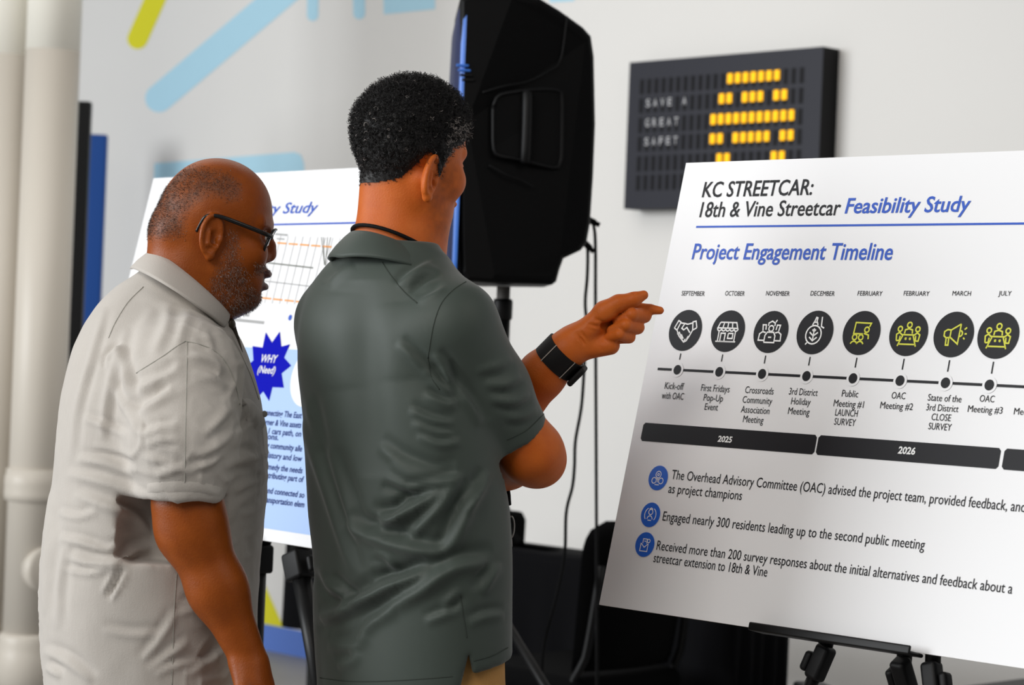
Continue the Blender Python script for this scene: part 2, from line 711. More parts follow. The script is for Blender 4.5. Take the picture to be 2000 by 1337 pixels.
def relax(V, F, it=2, lam=0.5):
    e = np.concatenate([F[:, [0, 1]], F[:, [1, 2]], F[:, [2, 3]], F[:, [3, 0]]])
    e = np.concatenate([e, e[:, ::-1]])
    n = np.bincount(e[:, 0], minlength=len(V)).astype(float)
    n[n == 0] = 1
    for _ in range(it):
        A = np.stack([np.bincount(e[:, 0], V[e[:, 1], k], len(V)) for k in range(3)], 1) / n[:, None]
        V = V + lam * (A - V)
    return V


def normals(V, F):
    fn = np.cross(V[F[:, 2]] - V[F[:, 0]], V[F[:, 3]] - V[F[:, 1]])
    N = np.zeros_like(V)
    for k in range(4):
        for c in range(3):
            N[:, c] += np.bincount(F[:, k], fn[:, c], len(V))
    return N / (np.linalg.norm(N, axis=1)[:, None] + 1e-12)


def sdseg(Q, P):
    """signed distance of 2d points to a polyline and the 0..1 place along it"""
    P = np.array(P, float)
    L = np.concatenate([[0], np.cumsum(np.linalg.norm(np.diff(P, axis=0), axis=1))])
    best = np.full(len(Q), 1e9)
    sg = np.zeros(len(Q))
    al = np.zeros(len(Q))
    for i in range(len(P) - 1):
        a, b = P[i], P[i + 1]
        ab = b - a
        l2 = ab @ ab
        t = (Q - a) @ ab / l2
        tc = np.clip(t, 0, 1)
        d = np.linalg.norm(Q - a - tc[:, None] * ab, axis=1)
        s = (Q[:, 0] - a[0]) * ab[1] - (Q[:, 1] - a[1]) * ab[0]
        m = d < best
        best = np.where(m, d, best)
        sg = np.where(m, np.sign(s), sg)
        al = np.where(m, (L[i] + tc * math.sqrt(l2)) / L[-1], al)
    return best * sg, al


def creases(V, F, folds, sel=None):
    """cloth folds: ridge on the line with a trough beside it, in the cloth's outward direction"""
    N = normals(V, F)
    Q = projv(V)
    D = np.zeros(len(V))
    vis = np.clip((-N[:, 1] + 0.25) / 0.5, 0, 1)
    for pts, amp, wd in folds:
        P = smooth_path([(x, y) for x, y in pts], 14) if len(pts) > 2 else np.array(pts, float)
        lo, hi = P.min(0) - 4 * wd, P.max(0) + 4 * wd
        m = np.where((Q > lo).all(1) & (Q < hi).all(1) & (vis > 0))[0]
        if len(m) == 0:
            continue
        s, al = sdseg(Q[m], P)
        t = s / wd
        prof = np.exp(-t * t) - (0.75 * np.exp(-((t - 1.7) / 1.0) ** 2) if wd < 25 else 0)
        tap = np.clip(np.sin(np.pi * np.clip(al, 0.0, 1.0)), 0, 1) ** .6
        D[m] += amp * prof * tap * np.exp(-np.maximum(0, np.abs(t) - 3))
    return V + N * (D * vis)[:, None]


def vnoise(P, scale, seed=0):
    """smooth value noise"""
    r = np.random.default_rng(seed)
    T = r.random((32, 32, 32)).astype(np.float32)
    q = P * scale
    i = np.floor(q).astype(int)
    f = q - i
    f = f * f * (3 - 2 * f)
    out = 0
    for a in (0, 1):
        for b in (0, 1):
            for c in (0, 1):
                wt = (f[:, 0] if a else 1 - f[:, 0]) * (f[:, 1] if b else 1 - f[:, 1]) * (f[:, 2] if c else 1 - f[:, 2])
                out = out + wt * T[(i[:, 0] + a) % 32, (i[:, 1] + b) % 32, (i[:, 2] + c) % 32]
    return out * 2 - 1


def inpoly(Q, poly):
    P = np.array(poly, float)
    x, y = Q[:, 0], Q[:, 1]
    r = np.zeros(len(Q), bool)
    j = len(P) - 1
    for i in range(len(P)):
        c = ((P[i, 1] > y) != (P[j, 1] > y)) & (x < (P[j, 0] - P[i, 0]) * (y - P[i, 1]) / (P[j, 1] - P[i, 1] + 1e-12) + P[i, 0])
        r ^= c
        j = i
    return r


def softpoly(Q, poly, soft):
    P = list(poly) + [poly[0]]
    d, _ = sdseg(Q, P)
    s = np.where(inpoly(Q, poly), -np.abs(d), np.abs(d))
    return np.clip(.5 - s / (2 * soft), 0, 1)


class Cloth:
    """lets seams and flaps be laid on a modelled surface"""

    def __init__(s, V, F):
        s.V, s.F = V, F
        s.t = BVHTree.FromPolygons([tuple(v) for v in V.tolist()], [tuple(f) for f in F.tolist()])

    def hit(s, px, py, off=0.0):
        d = Vector(ray(px, py)).normalized()
        h = s.t.ray_cast(Vector(CAM), d)
        if h[0] is None:
            return None
        n = h[1]
        if n.dot(d) > 0:
            n = -n
        return np.array(h[0] + n * off)

    def path(s, pts, off=0.0, n=40):
        P = smooth_path([(x, y) for x, y in pts], n) if len(pts) > 2 else np.linspace(pts[0], pts[1], n)
        R = [s.hit(x, y, off) for x, y in P]
        return [r for r in R if r is not None]

    def seam(s, mb, pts, r, m, n=40):
        p = s.path(pts, r * .2, n)
        if len(p) > 2:
            p = np.array(p)
            ok = np.concatenate([[True], np.linalg.norm(np.diff(p, axis=0), axis=1) < 0.03])
            p = p[ok]
            k = np.ones(3) / 3
            for _ in range(2):
                q = p.copy()
                q[1:-1] = (p[:-2] + p[1:-1] + p[2:]) / 3
                p = q
            mb.tube(p, r, m, 6)

    def patch(s, mb, top, bot, off, m, nu=24, nv=5, thick=None):
        """a strip of cloth between two picture lines lying just above the surface, edges tucked in"""
        A = smooth_path(top, nu) if len(top) > 2 else np.linspace(top[0], top[1], nu)
        B_ = smooth_path(bot, nu) if len(bot) > 2 else np.linspace(bot[0], bot[1], nu)
        V = []
        for j in range(nv):
            t = j / (nv - 1)
            for i in range(nu):
                p = A[i] * (1 - t) + B_[i] * t
                edge = (j in (0, nv - 1)) or (i in (0, nu - 1))
                h = s.hit(p[0], p[1], -0.001 if edge else off)
                if h is None:
                    q = V[-1] if V else W(p[0], p[1], 3.5)
                    h = q
                V.append(h)
        F = [(j * nu + i, j * nu + i + 1, (j + 1) * nu + i + 1, (j + 1) * nu + i) for j in range(nv - 1) for i in range(nu - 1)]
        mb.add(V, [f[::-1] for f in F], m, True)



# ================================================================== the setting
YAW = math.radians(44)
WD = np.array([math.sin(YAW), -math.cos(YAW), 0])      # along the back wall, to the right and nearer
WN = np.array([-math.cos(YAW), -math.sin(YAW), 0])     # out of the back wall
UP = np.array([0, 0, 1.0])
W0 = W(550, 1275, 9.96)
W0[2] = 0.0
wall = Face(W0, WD, UP, WN)
mb = MB()
w0, w1, wh = -9.0, 7.0, 3.7
mb.prism([wall.w(w0, 0), wall.w(w1, 0), wall.w(w1, wh), wall.w(w0, wh)], WN, 0.15, M['wall'])


def bar(face, mb, pa, pb, rpx, m, ra=True, rb=True, off=0.0015):
    """painted rounded bar between two picture points"""
    a, b = face.uv(*pa), face.uv(*pb)
    t = np.array(pb, float) - np.array(pa, float)
    t /= np.linalg.norm(t)
    nn = np.array([-t[1], t[0]]) * rpx
    pts = []
    A = np.array(pa, float)
    B = np.array(pb, float)
    for k in range(13):
        th = math.pi * k / 12
        pts.append(B + nn * math.cos(th) + t * rpx * math.sin(th) * (1 if rb else 0))
    for k in range(13):
        th = math.pi * k / 12
        pts.append(A - nn * math.cos(th) - t * rpx * math.sin(th) * (1 if ra else 0))
    face.pxpoly(mb, [tuple(p) for p in pts], m, off)


bar(wall, mb, (345, -95), (269, 76), 20, M['lime'])
bar(wall, mb, (640, -85), (311, 192), 27, M['sky'])
bar(wall, mb, (612, -60), (611, 30), 11, M['sky'])
bar(wall, mb, (701, -60), (702, 26), 11.5, M['sky'])
wall.pxpoly(mb, [(748, -90), (850, -90), (850, 18), (750, 28)], M['sky'], .0015)
wall.pxpoly(mb, [(1072, -80), (1125, -80), (1122, 2), (1074, 5)], M['sky'], .0015)
wall.pxpoly(mb, [(302, 319), (440, 308), (575, 297), (588, 302), (594, 318), (596, 352), (470, 364), (300, 376)], M['sky'], .0015)
wall.pxpoly(mb, [(512, 1128), (557, 1231), (480, 1218), (380, 1201), (440, 980)], M['lime'], .0015)
wall.poly(mb, [(w0, 0.001), (w1, 0.001), (w1, .115), (w0, .115)], M['cobalt'], .0025)
o = mb.build('wall_back')
o['kind'] = 'structure'
mb = MB()
mb.box((-1, 7.0, -0.05), (26, 26, 0.1), M['floor'])
o = mb.build('floor')
o['kind'] = 'structure'

# ------------------------------------------------------------------ two roof drain pipes by the wall
FB = 1.4


def pipe(label, px, D, rad, zsplit, cleanout):
    base = W(px, 668, D)
    base[2] = 0
    t = thing('drain_pipe', label, 'pipe', base, 'painted drain pipes')
    b = MB()
    b.lathe(base, [(rad, 0.0), (rad, zsplit)], M['pipe_grey'], 48)
    b.lathe(base + UP * zsplit, [(rad, 0), (rad, wh - zsplit)], M['pipe_white'], 48)
    b.build('pipe_shaft', t, base)
    if cleanout:
        b = MB()
        b.lathe(base, [(rad + .001, .73), (rad + .013, .735), (rad + .015, .76), (rad + .014, .79), (rad + .016, .80), (rad + .014, .81), (rad + .014, .825), (rad + .009, .83), (rad + .009, .85), (rad + .001, .853)], M['pipe_grey'], 48)
        b.build('coupling', t, base)
        b = MB()
        b.lathe(base, [(rad + .001, .0), (rad + .016, .005), (rad + .018, .16), (rad + .014, .17), (rad + .016, .185), (rad + .012, .2), (rad + .014, .22), (rad + .001, .235)], M['pipe_grey'], 48)
        b.build('coupling', t, base)
        b = MB()
        ax = np.array([.72, -.69, 0])
        b.lathe(base + UP * .48 + ax * (rad * .55), [(.088, 0), (.09, rad * .42), (.078, rad * .52), (.02, rad * .53)], M['pipe_grey'], 40, ax)
        b.build('cleanout_cap', t, base)
    return t


pipe('right-hand putty drain pipe with white top and round cleanout, beside the black panel', 81, 8.6, .102, 2.43, True)
pipe('left-hand putty drain pipe with white top, partly cut by the picture edge', -2, 8.75, .108, 2.42, False)

# ------------------------------------------------------------------ tall panels against the wall


def slab(name, label, cat, pL, pR, ytop, D, m, thick=.05):
    a, b_ = W(pL, 668, D), W(pR, 668, D)
    z1 = W(pR, ytop, D)[2]
    d = b_ - a
    d[2] = 0
    wdt = np.linalg.norm(d)
    d /= wdt
    n = np.cross(d, UP)
    n = n if n[1] < 0 else -n
    c = (a + b_) / 2
    base = np.array([c[0], c[1], 0])
    t = thing(name, label, cat, base)
    b = MB()
    b.bbox(base + UP * (z1 / 2 + .01) - n * thick / 2, (wdt, thick, z1 - .02), m, .008, [d, n, UP])
    b.build('panel', t, base)
    b = MB()
    b.bbox(base + UP * .012 - n * thick / 2, (wdt * 1.05, thick * 5, .024), M['black_metal'], .006, [d, n, UP])
    b.build('foot', t, base)
    return t


slab('display_panel', 'tall narrow black panel standing behind the drain pipes', 'panel', 88, 158, 197, 9.3, M['panel_black'])
slab('display_panel', 'deep blue upright panel against the wall behind the black panel', 'panel', 120, 192, 262, 10.4, M['panel_blue'])

# ------------------------------------------------------------------ flip board sign on the wall
sf = Face(W0 + WN * .09, WD, UP, WN)
tl, tr, bl = sf.uv(1230, 122), sf.uv(1608, 97), sf.uv(1218, 408)
S0, S1, Z1, Z0 = tl[0], tr[0], tl[1], bl[1]
sO = sf.w((S0 + S1) / 2, Z0, -.09)
sign = thing('letter_sign', 'navy wall sign with rows of small slots, grey letters and amber tiles', 'sign', sO)
b = MB()
b.prism([sf.w(S0, Z0), sf.w(S1, Z0), sf.w(S1, Z1), sf.w(S0, Z1)], WN, .088, M['sign_case'], M['sign_side'])
b.build('case', sign, sO)
b = MB()
cA = sf.uv(1254, 169)[0]
cB = sf.uv(1566, 150)[0]
pit = (cB - cA) / 21
rowz = []
for k, (yt, yb) in enumerate([(155, 184), (192, 221), (230, 260), (267, 296), (305, 335), (342, 372)]):
    x = 1254 - 1.6 * k
    rowz.append((sf.uv(x, yb)[1], sf.uv(x, yt)[1]))
for z0, z1 in rowz:
    for c in range(22):
        u = cA + c * pit
        sf.poly(b, [(u - pit * .28, z0), (u + pit * .28, z0), (u + pit * .28, z1), (u - pit * .28, z1)], M['slot'], .001)
b.build('slot_rows', sign, sO)
lit = {0: range(12, 19), 1: (11, 12, 14, 15, 16, 18, 19), 2: range(10, 21), 3: (10, 11, 13, 14, 15, 16, 17, 19, 20), 4: (11, 12, 18, 19)}
for r, cs in lit.items():
    z0, z1 = rowz[r]
    for c in cs:
        u = cA + c * pit
        b = MB()
        zm = z0 + (z1 - z0) * .62
        b.bbox(sf.w(u, zm, .004), (pit * .66, .006, (z1 - z0) * .66), M['amber'], .0028, [WD, WN, UP], 2)
        b.build('amber_tile', sign, sO)
for r, (c0, s) in {1: (1, 'SAVE A'), 2: (1, 'GREAT'), 3: (1, 'SAFET')}.items():
    z0, z1 = rowz[r]
    for i, chh in enumerate(s):
        if chh == ' ':
            continue
        b = MB()
        V, F = glyphs(chh, 0, .02)
        hgt = (z1 - z0) * .5
        w_ = V[:, 0].max() - V[:, 0].min()
        u = cA + (c0 + i) * pit
        b.add([sf.w(u + ((p[0] - V[:, 0].min()) / w_ - .5) * pit * .52, z0 + (z1 - z0) * .4 + p[1] / CAPH * hgt, .0025) for p in V], F, M['sign_letter'])
        b.build('letter', sign, sO)

# ================================================================== presentation boards
RB = Face(CAM + np.array([0.28281336, 3.85931019, 0.31598966]), (0.70387869, -0.7103202, 0), (0.1614217, 0.15995786, 0.97383598), (-0.69173537, -0.6854624, 0.22725202))
LB = Face(CAM + np.array([-0.81708446, 5.09775648, 0.33512765]), (0.65781216, -0.75318203, 0), (0.17329224, 0.15134953, 0.97317168), (-0.73297542, -0.64016416, 0.23008016))
BH = 0.76


def foam(face, wdt, label):
    O = face.w(wdt / 2, -BH, 0)
    t = thing('presentation_board', label, 'board', O)
    b = MB()
    b.prism([face.w(0, -BH), face.w(wdt, -BH), face.w(wdt, 0), face.w(0, 0)], face.n, .006, M['foam'], M['foam_edge'])
    b.build('foam_panel', t, O)
    return t, O


rbt, RO = foam(RB, 1.14, 'white streetcar timeline board tilted on the right-hand easel')
b = MB()
I, BL = M['ink'], M['ink_blue']
RB.text(b, 'KC STREETCAR:', 1371, 385, 1585, 29, I, .04, .012)
RB.text(b, '18th & Vine Streetcar', 1366, 424, 1639, 29, I, .04, .008)
RB.text(b, 'Feasibility Study', 1650, 416.5, 1893, 29, BL, .1, .014)
p0 = RB.uv(1360, 443)
RB.line(b, [(p0[0], p0[1]), (1.09, p0[1])], .0034, BL)
RB.text(b, 'Project Engagement Timeline', 1351, 506, 1742, 30, BL, .06, .012)
b.build('heading', rbt, RO)
b = MB()
q0, q1 = RB.uv(1284, 725), RB.uv(1990, 749)
zt = .5 * (q0[1] + q1[1])
RB.line(b, [(q0[0], zt), (1.09, zt)], .0042, I)
months = [('SEPTEMBER', 1331, 1376), ('OCTOBER', 1416, 1454), ('NOVEMBER', 1496, 1542), ('DECEMBER', 1583, 1630),
          ('FEBRUARY', 1675, 1723), ('FEBRUARY', 1765, 1815), ('MARCH', 1860, 1896), ('JULY', 1950, 1975)]
for s, x0, x1 in months:
    RB.text(b, s, x0, 577, x1, 9, I, .0, .0)
caps_ = [('Kick-off', 1298, 1335, 759), ('with OAC', 1292, 1335, 778), ('First Fridays', 1369, 1425, 763), ('Pop-Up', 1374, 1412, 782),
         ('Event', 1376, 1402, 800), ('Crossroads', 1455, 1511, 767), ('Community', 1450, 1508, 786), ('Association', 1447, 1503, 805),
         ('Meeting', 1451, 1491, 824), ('3rd District', 1541, 1597, 770), ('Holiday', 1545, 1583, 789), ('Meeting', 1539, 1581, 808),
         ('Public', 1644, 1676, 774), ('Meeting #1', 1628, 1687, 793), ('LAUNCH', 1631, 1675, 811), ('SURVEY', 1629, 1671, 829),
         ('OAC', 1741, 1768, 778), ('Meeting #2', 1719, 1783, 797), ('State of the', 1812, 1878, 782), ('3rd District', 1809, 1872, 801),
         ('CLOSE', 1819, 1857, 820), ('SURVEY', 1813, 1858, 838), ('OAC', 1913, 1942, 784), ('Meeting #3', 1890, 1958, 804),
         ('Meeting', 1980, 2030, 809)]
for s, x0, x1, y in caps_:
    RB.text(b, s, x0, y, x1, 13, I, .0, .0)
discs = [(1339, 645, 40), (1422, 646.5, 40.5), (1506, 648, 41), (1592, 649, 42.5), (1683, 650, 43), (1775, 651.5, 43.5), (1863, 653, 44.5), (1950, 655, 45.5)]
dots = [(1323, 726), (1405, 728.5), (1489, 731), (1576, 733.5), (1667, 737), (1759, 741), (1848, 743.5), (1934, 746)]
dr = .0082
for (x, y, r), (dx, dy) in zip(discs, dots):
    a = RB.uv(x, y)
    rr = RB.uv(x + r * .2, y - r)[1] - a[1]
    u = RB.uv(dx, dy)[0]
    RB.disc(b, (u, zt), dr * 1.5, M['foam'], .0009)
    RB.disc(b, (u, zt), dr, I, .0012)
    RB.line(b, [(u, zt + dr * 2.1), (u, a[1] - rr * 1.12)], .0022, I)
b.build('timeline', rbt, RO)


def circ(cx, cy, r, n=14, a0=0, a1=360):
    return [(cx + r * math.cos(math.radians(a0 + (a1 - a0) * k / n)), cy + r * math.sin(math.radians(a0 + (a1 - a0) * k / n))) for k in range(n + 1)]


hand_ic = [[(-.75, .1), (-.55, .5), (-.38, .42), (-.55, .0), (-.75, .1)], [(.75, .15), (.62, .5), (.42, .45), (.5, .02), (.75, .15)],
           [(-.4, .38), (-.1, .36), (.1, .32), (.42, .4)], [(-.1, .36), (-.25, .1), (-.1, .02), (.08, .15), (.35, -.12)],
           [(-.55, .0), (-.35, -.3), (.05, -.62), (.2, -.55), (.35, -.3), (.5, .02)], [(-.48, -.22), (-.36, -.12), (-.22, -.3), (-.1, -.45)],
           [(-.3, -.4), (-.18, -.25), (-.02, -.45)], [(.05, -.62), (.12, -.45)], [(.2, -.5), (.28, -.3)]]
shop_ic = [[(-.55, .45), (.5, .45), (.62, .15), (-.68, .15), (-.55, .45)]] + [circ(-.55 + .27 * k, .13, .13, 8, 180, 360) for k in range(5)] + \
          [[(-.29, .45), (-.35, .15)], [(-.03, .45), (-.03, .15)], [(.23, .45), (.28, .15)], [(-.55, -.0), (-.55, -.55), (.52, -.55), (.52, -.0)],
           [(-.4, -.55), (-.4, -.12), (-.12, -.12), (-.12, -.55)], [(.08, -.12), (.38, -.12), (.38, -.38), (.08, -.38), (.08, -.12)], [(-.68, -.55), (.62, -.55)]]
crowd_ic = [[(-.32, -.55), (-.32, -.2), (-.2, -.02), (.2, -.02), (.32, -.2), (.32, -.55), (-.32, -.55)], circ(0, .17, .15), [(-.2, .3), (-.2, .45), (0, .55), (.2, .45), (.2, .3)],
            [(-.32, -.45), (-.7, -.45), (-.68, -.12), (-.5, 0), (-.3, -.05)], [(.32, -.45), (.7, -.45), (.68, -.12), (.5, 0), (.3, -.05)],
            [(-.5, .05), (-.55, .35), (-.35, .35), (-.32, .1)], [(.5, .05), (.55, .35), (.35, .35), (.32, .1)], [(.22, .5), (.3, .62)], [(-.1, -.28), (.1, -.28)]]
bauble_ic = [circ(-.05, -.12, .46, 20), [(-.2, .36), (-.14, .5), (.06, .5), (.12, .36)], [(-.12, .5), (-.04, .74), (.04, .72), (.02, .5)],
             [(-.05, -.42), (-.05, .2)], [(-.3, -.0), (-.05, -.18), (.2, .0)], [(-.28, -.24), (-.05, -.42), (.18, -.24)], [(-.15, .14), (-.05, .02), (.05, .14)],
             [(.3, .78), (.34, .3), (.52, .22)], [(-.36, -.52), (-.44, -.62)]]
class_ic = [[(.42, .3), (.5, .48), (-.4, .5), (-.44, -.05), (.1, -.05)], circ(.3, .16, .13), [(.16, -.02), (.3, -.06), (.44, -.1), (.46, -.3)],
            circ(-.34, -.22, .13), circ(.02, -.22, .13), circ(-.34, -.62, .2, 10, 20, 160), circ(.02, -.62, .2, 10, 20, 160)]
meet_ic = [circ(0, .42, .13), circ(-.5, .22, .12), circ(.5, .22, .12), [(-.22, .0), (-.2, .18), (0, .24), (.2, .18), (.22, .0)],
           [(-.62, -.35), (-.66, -.05), (-.5, .05), (-.36, -.06), (.36, -.06), (.5, .05), (.66, -.05), (.62, -.35), (.46, -.35), (.44, -.1)],
           [(-.62, -.35), (-.46, -.35), (-.44, -.12)], [(-.3, -.1), (-.52, -.62)], [(.3, -.1), (.52, -.62)], [(-.48, -.52), (.48, -.52)], circ(-.1, -.25, .03, 6), circ(.14, -.25, .03, 6)]
horn_ic = [[(.34, .5), (-.16, .2), (-.34, .22), (-.5, .12), (-.5, -.08), (-.36, -.18), (-.16, -.14), (.3, -.45), (.34, .5)], [(-.16, .2), (-.16, -.14)],
           [(-.36, -.18), (-.34, -.52), (-.2, -.52), (-.22, -.15)], circ(.34, .05, .14, 8, -90, 90), [(.56, .24), (.68, .34)], [(.6, .04), (.72, .04)], [(.56, -.14), (.64, -.22)]]
icons = [hand_ic, shop_ic, crowd_ic, bauble_ic, class_ic, meet_ic, horn_ic, meet_ic]
for k, ((x, y, r), ic) in enumerate(zip(discs, icons)):
    b = MB()
    c = RB.uv(x, y)
    rr = RB.uv(x + r * .2, y - r)[1] - c[1]
    RB.disc(b, c, rr, I, .0008)
    for s in ic:
        RB.line(b, [(c[0] + p[0] * rr * .92, c[1] + p[1] * rr * .92) for p in s], .0024, M['ink_white'] if k < 4 else M['ink_lime'], .0012)
    b.build('milestone_icon', rbt, RO)
for k, (a, c, s, tx) in enumerate([((1257, 829), (1590, 887), '2025', (1402, 862, 1430, 11)), ((1600, 849), (1950, 911), '2026', (1754, 885, 1788, 13)), ((1964, 870), None, '', None)]):
    b = MB()
    u0, z1 = RB.uv(*a)
    if c:
        u1, z0 = RB.uv(*c)
        zz0, zz1 = z0, z1
    else:
        u1 = 1.09
    if k == 0:
        Zb = (RB.uv(1255, 865)[1] + RB.uv(1950, 911)[1]) / 2
        Zt = (RB.uv(1257, 829)[1] + RB.uv(1955, 870)[1]) / 2
    ch = .004
    RB.poly(b, [(u0 + ch, Zb), (u1 - ch, Zb), (u1, Zb + ch), (u1, Zt - ch), (u1 - ch, Zt), (u0 + ch, Zt), (u0, Zt - ch), (u0, Zb + ch)], I)
    if tx:
        RB.text(b, s, tx[0], tx[1], tx[2], tx[3], M['ink_white'], .08, .03, .0012)
    b.build('year_bar', rbt, RO)
bl_ic = [[circ(0, .3, .3), circ(-.4, -.25, .26), circ(.4, -.25, .26), [(-.2, -.1), (.2, -.1)], circ(0, .3, .1), [(-.25, -.62), (.25, -.62)], [(0, -.1), (0, -.4)]],
         [circ(0, .25, .24), circ(0, -.4, .3, 8, 0, 180), circ(0, 0, .66, 8, 120, 220), circ(0, 0, .66, 8, -40, 60), [(-.2, .5), (0, .62), (.2, .5)], [(-.2, -.5), (.2, -.5)]],
         [[(-.45, .1), (-.45, -.6), (.4, -.6), (.4, .1)], [(-.45, .1), (0, -.25), (.4, .1)], [(-.25, .1), (-.25, .5), (.2, .5), (.2, .1)], circ(.4, .35, .16), [(-.1, .3), (.1, .3)]]]
btx = [[('The Overhead Advisory Committee (OAC) advised the project team, provided feedback, and', 1311, 935, 1977, 'The Overhead Advisory Committee (OAC) advised the project team, provided feedback,'), ('as project champions', 1305, 962, 1451, None)],
       [('Engaged nearly 300 residents leading up to the second public meeting', 1294, 1016, 1815, None)],
       [('Received more than 200 survey responses about the initial alternatives and feedback about a', 1282, 1073, 1991, None), ('streetcar extension to 18th & Vine', 1276, 1097, 1503, None)]]
for (x, y), ic, tx in zip([(1286, 933), (1271, 1005), (1260, 1063)], bl_ic, btx):
    b = MB()
    c = RB.uv(x, y)
    rr = RB.uv(x + 4, y - 24)[1] - c[1]
    RB.disc(b, c, rr, M['ink_blue_disc'], .0008)
    for s in ic:
        RB.line(b, [(c[0] + p[0] * rr * .9, c[1] + p[1] * rr * .9) for p in s], .0014, M['ink_white'], .0012)
    b.build('bullet_icon', rbt, RO)
    b = MB()
    for s, x0, yb, x1, ref in tx:
        RB.text(b, s, x0, yb, x1, 18, I, 0, .0, .0008, ref)
    b.build('bullet_text', rbt, RO)

# ---- left board
lbt, LO = foam(LB, .98, 'white streetcar study board with a blue WHY star, behind the two men')
b = MB()
LB.text(b, 'KC STREETCAR:', 309, 399, 440, 20, I, .12, .01)
LB.text(b, 'FEASIBILITY', 303, 428, 420, 20, I, .12, .01)
LB.text(b, 'Feasibility Study', 437, 420, 618, 20, BL, .2, .012)
z = .5 * (LB.uv(298, 442)[1] + LB.uv(690, 437)[1])
LB.line(b, [(LB.uv(298, 442)[0], z), (.94, z)], .0036, BL)
LB.text(b, 'Purpose and Need', 288, 486, 440, 20, BL, .12, .012)
b.build('heading', lbt, LO)
b = MB()


def lbline(x0, y0, x1, y1, wd, m):
    LB.line(b, [LB.uv(x0, y0), LB.uv(x1, y1)], wd, m)


for k in range(13):
    x = 549 + 14.5 * k
    lbline(x, 460 + k * .6, x - 32, 592 + k * .6, .0012, M['ink_grey'])
for x0, x1 in ((628, 634), (632, 634), (640, 636), (646, 634)):
    lbline(x0, 463, x1, 518, .0016, M['ink_mid'])
for k in range(7):
    x0, x1 = 498 + 22 * k, 516 + 22 * k
    lbline(x0, 471 + (x0 - 500) * .075, x1, 471 + (x1 - 500) * .075, .0034, M['ink_orange'])
    x0 -= 30
    x1 -= 30
    lbline(x0, 577 + (x0 - 470) * .105, x1, 577 + (x1 - 470) * .105, .0034, M['ink_orange'])
lbline(470, 507, 612, 523, .003, M['ink_mid'])
lbline(470, 543, 700, 570, .0022, M['ink_grey'])
lbline(538, 457, 562, 459, .004, M['ink_grey'])
lbline(541, 466, 556, 467, .003, M['ink_grey'])
lbline(455, 612, 487, 616, .005, M['ink_grey'])
lbline(458, 624, 516, 630, .006, M['ink_grey'])
LB.disc(b, LB.uv(567, 620), .006, BL)
b.build('corridor_map', lbt, LO)
b = MB()
ZT = LB.uv(568, 682)[1]
ZB = LB.uv(550, 1036)[1]
LB.poly(b, [(.03, ZB), (.95, ZB), (.95, ZT), (.03, ZT)], M['pale'], .0005)
LB.disc(b, LB.uv(606, 735), .062, M['foam'], .0007)
para = [('Reconnecting The East', 500, 809, 591), ('of Corner & Vine assets', 497, 827, 590), ('have 1 cars path, on', 500, 844, 590), ('options.', 501, 855, 545),
        ('strong community alle', 500, 872, 592), ('acc history and low', 500, 891, 592), ('the remedy the needs', 497, 913, 593),
        ('is contributing part of', 499, 930, 595), ('the', 505, 940, 522), ('To and connected so', 503, 960, 597), ('of transportation elem', 502, 978, 597)]
for s, x0, y, x1 in para:
    LB.text(b, s, x0, y, x1, 11, M['ink_navy'], .0, .02, .0009)
b.build('purpose_panel', lbt, LO)
b = MB()
st = [(222, 247), (256, 303), (298, 243), (306, 325), (353, 312), (322, 385), (360, 428), (308, 470), (320, 548), (258, 545), (240, 620), (208, 568), (176, 602), (166, 535), (140, 520), (150, 480), (113, 435), (155, 400), (150, 322), (205, 330)]
LB.pxpoly(b, [(440 + x / 2.783, 560 + y / 2.783) for x, y in st], M['star'], .0012)
LB.text(b, 'WHY', 510, 707, 542, 15, M['ink_white'], .15, .012, .0018)
LB.text(b, '(Need)', 504, 728, 538, 14, M['ink_white'], .15, .012, .0018)
b.build('star_burst', lbt, LO)

# ================================================================== easels


def easel(name, label, face, wdt, ledge, legs, knob):
    """tripod easel: ledge under the board, telescopic legs with clamps; legs given by picture points below the board"""
    u0, u1 = ledge
    zb = -BH
    c = face.w((u0 + u1) / 2, zb, 0)
    O = np.array([c[0], c[1], 0])
    t = thing(name, label, 'easel', O)
    b = MB()
    ax = [face.d, face.n, face.u]
    b.bbox(face.w((u0 + u1) / 2, zb - .0035, .008), (u1 - u0, .036, .006), M['black_metal'], .004, ax)
    b.bbox(face.w((u0 + u1) / 2, zb + .000, .026), (u1 - u0, .005, .013), M['black_metal'], .0028, ax)
    b.build('ledge', t, O)
    apex = face.w((u0 + u1) / 2 + .01, -.1, -.06)
    b = MB()
    b.bbox(apex, (.07, .05, .05), M['black'], .015, ax)
    b.build('head_joint', t, O)
    for (a, e, kn, back) in legs:
        top = face.w(a, zb - .03, -.03)
        foot = np.array(e, float)
        b = MB()
        dr_ = (foot - top) / np.linalg.norm(foot - top)
        up_ = top + (apex - top) * .97
        b.tube([up_, top], .0115 * knob, M['black_metal'], 14)
        b.tube([top, top + dr_ * .34], .0105 * knob, M['black_metal'], 14)
        b.tube([top + dr_ * .3, foot], .008 * knob, M['black_metal'], 14)
        lg = b.build('leg', t, O)
        side = np.cross(dr_, face.n)
        side /= np.linalg.norm(side)
        b = MB()
        x2 = np.cross(side, dr_)
        b.bbox(top + dr_ * .005, (.027 * knob, .027 * knob, .056), M['black'], .007, [side, x2, -dr_])
        b.bbox(top + dr_ * .012 + side * kn * .021 * knob, (.014, .022, .032), M['black'], .006, [side, x2, -dr_])
        b.build('leg_clamp', lg, O)
        b = MB()
        b.lathe(foot, [(.011, -.004), (.013, .0), (.011, .03), (.008, .035)], M['rubber'], 14, -dr_)
        b.build('rubber_foot', lg, O)
    return t


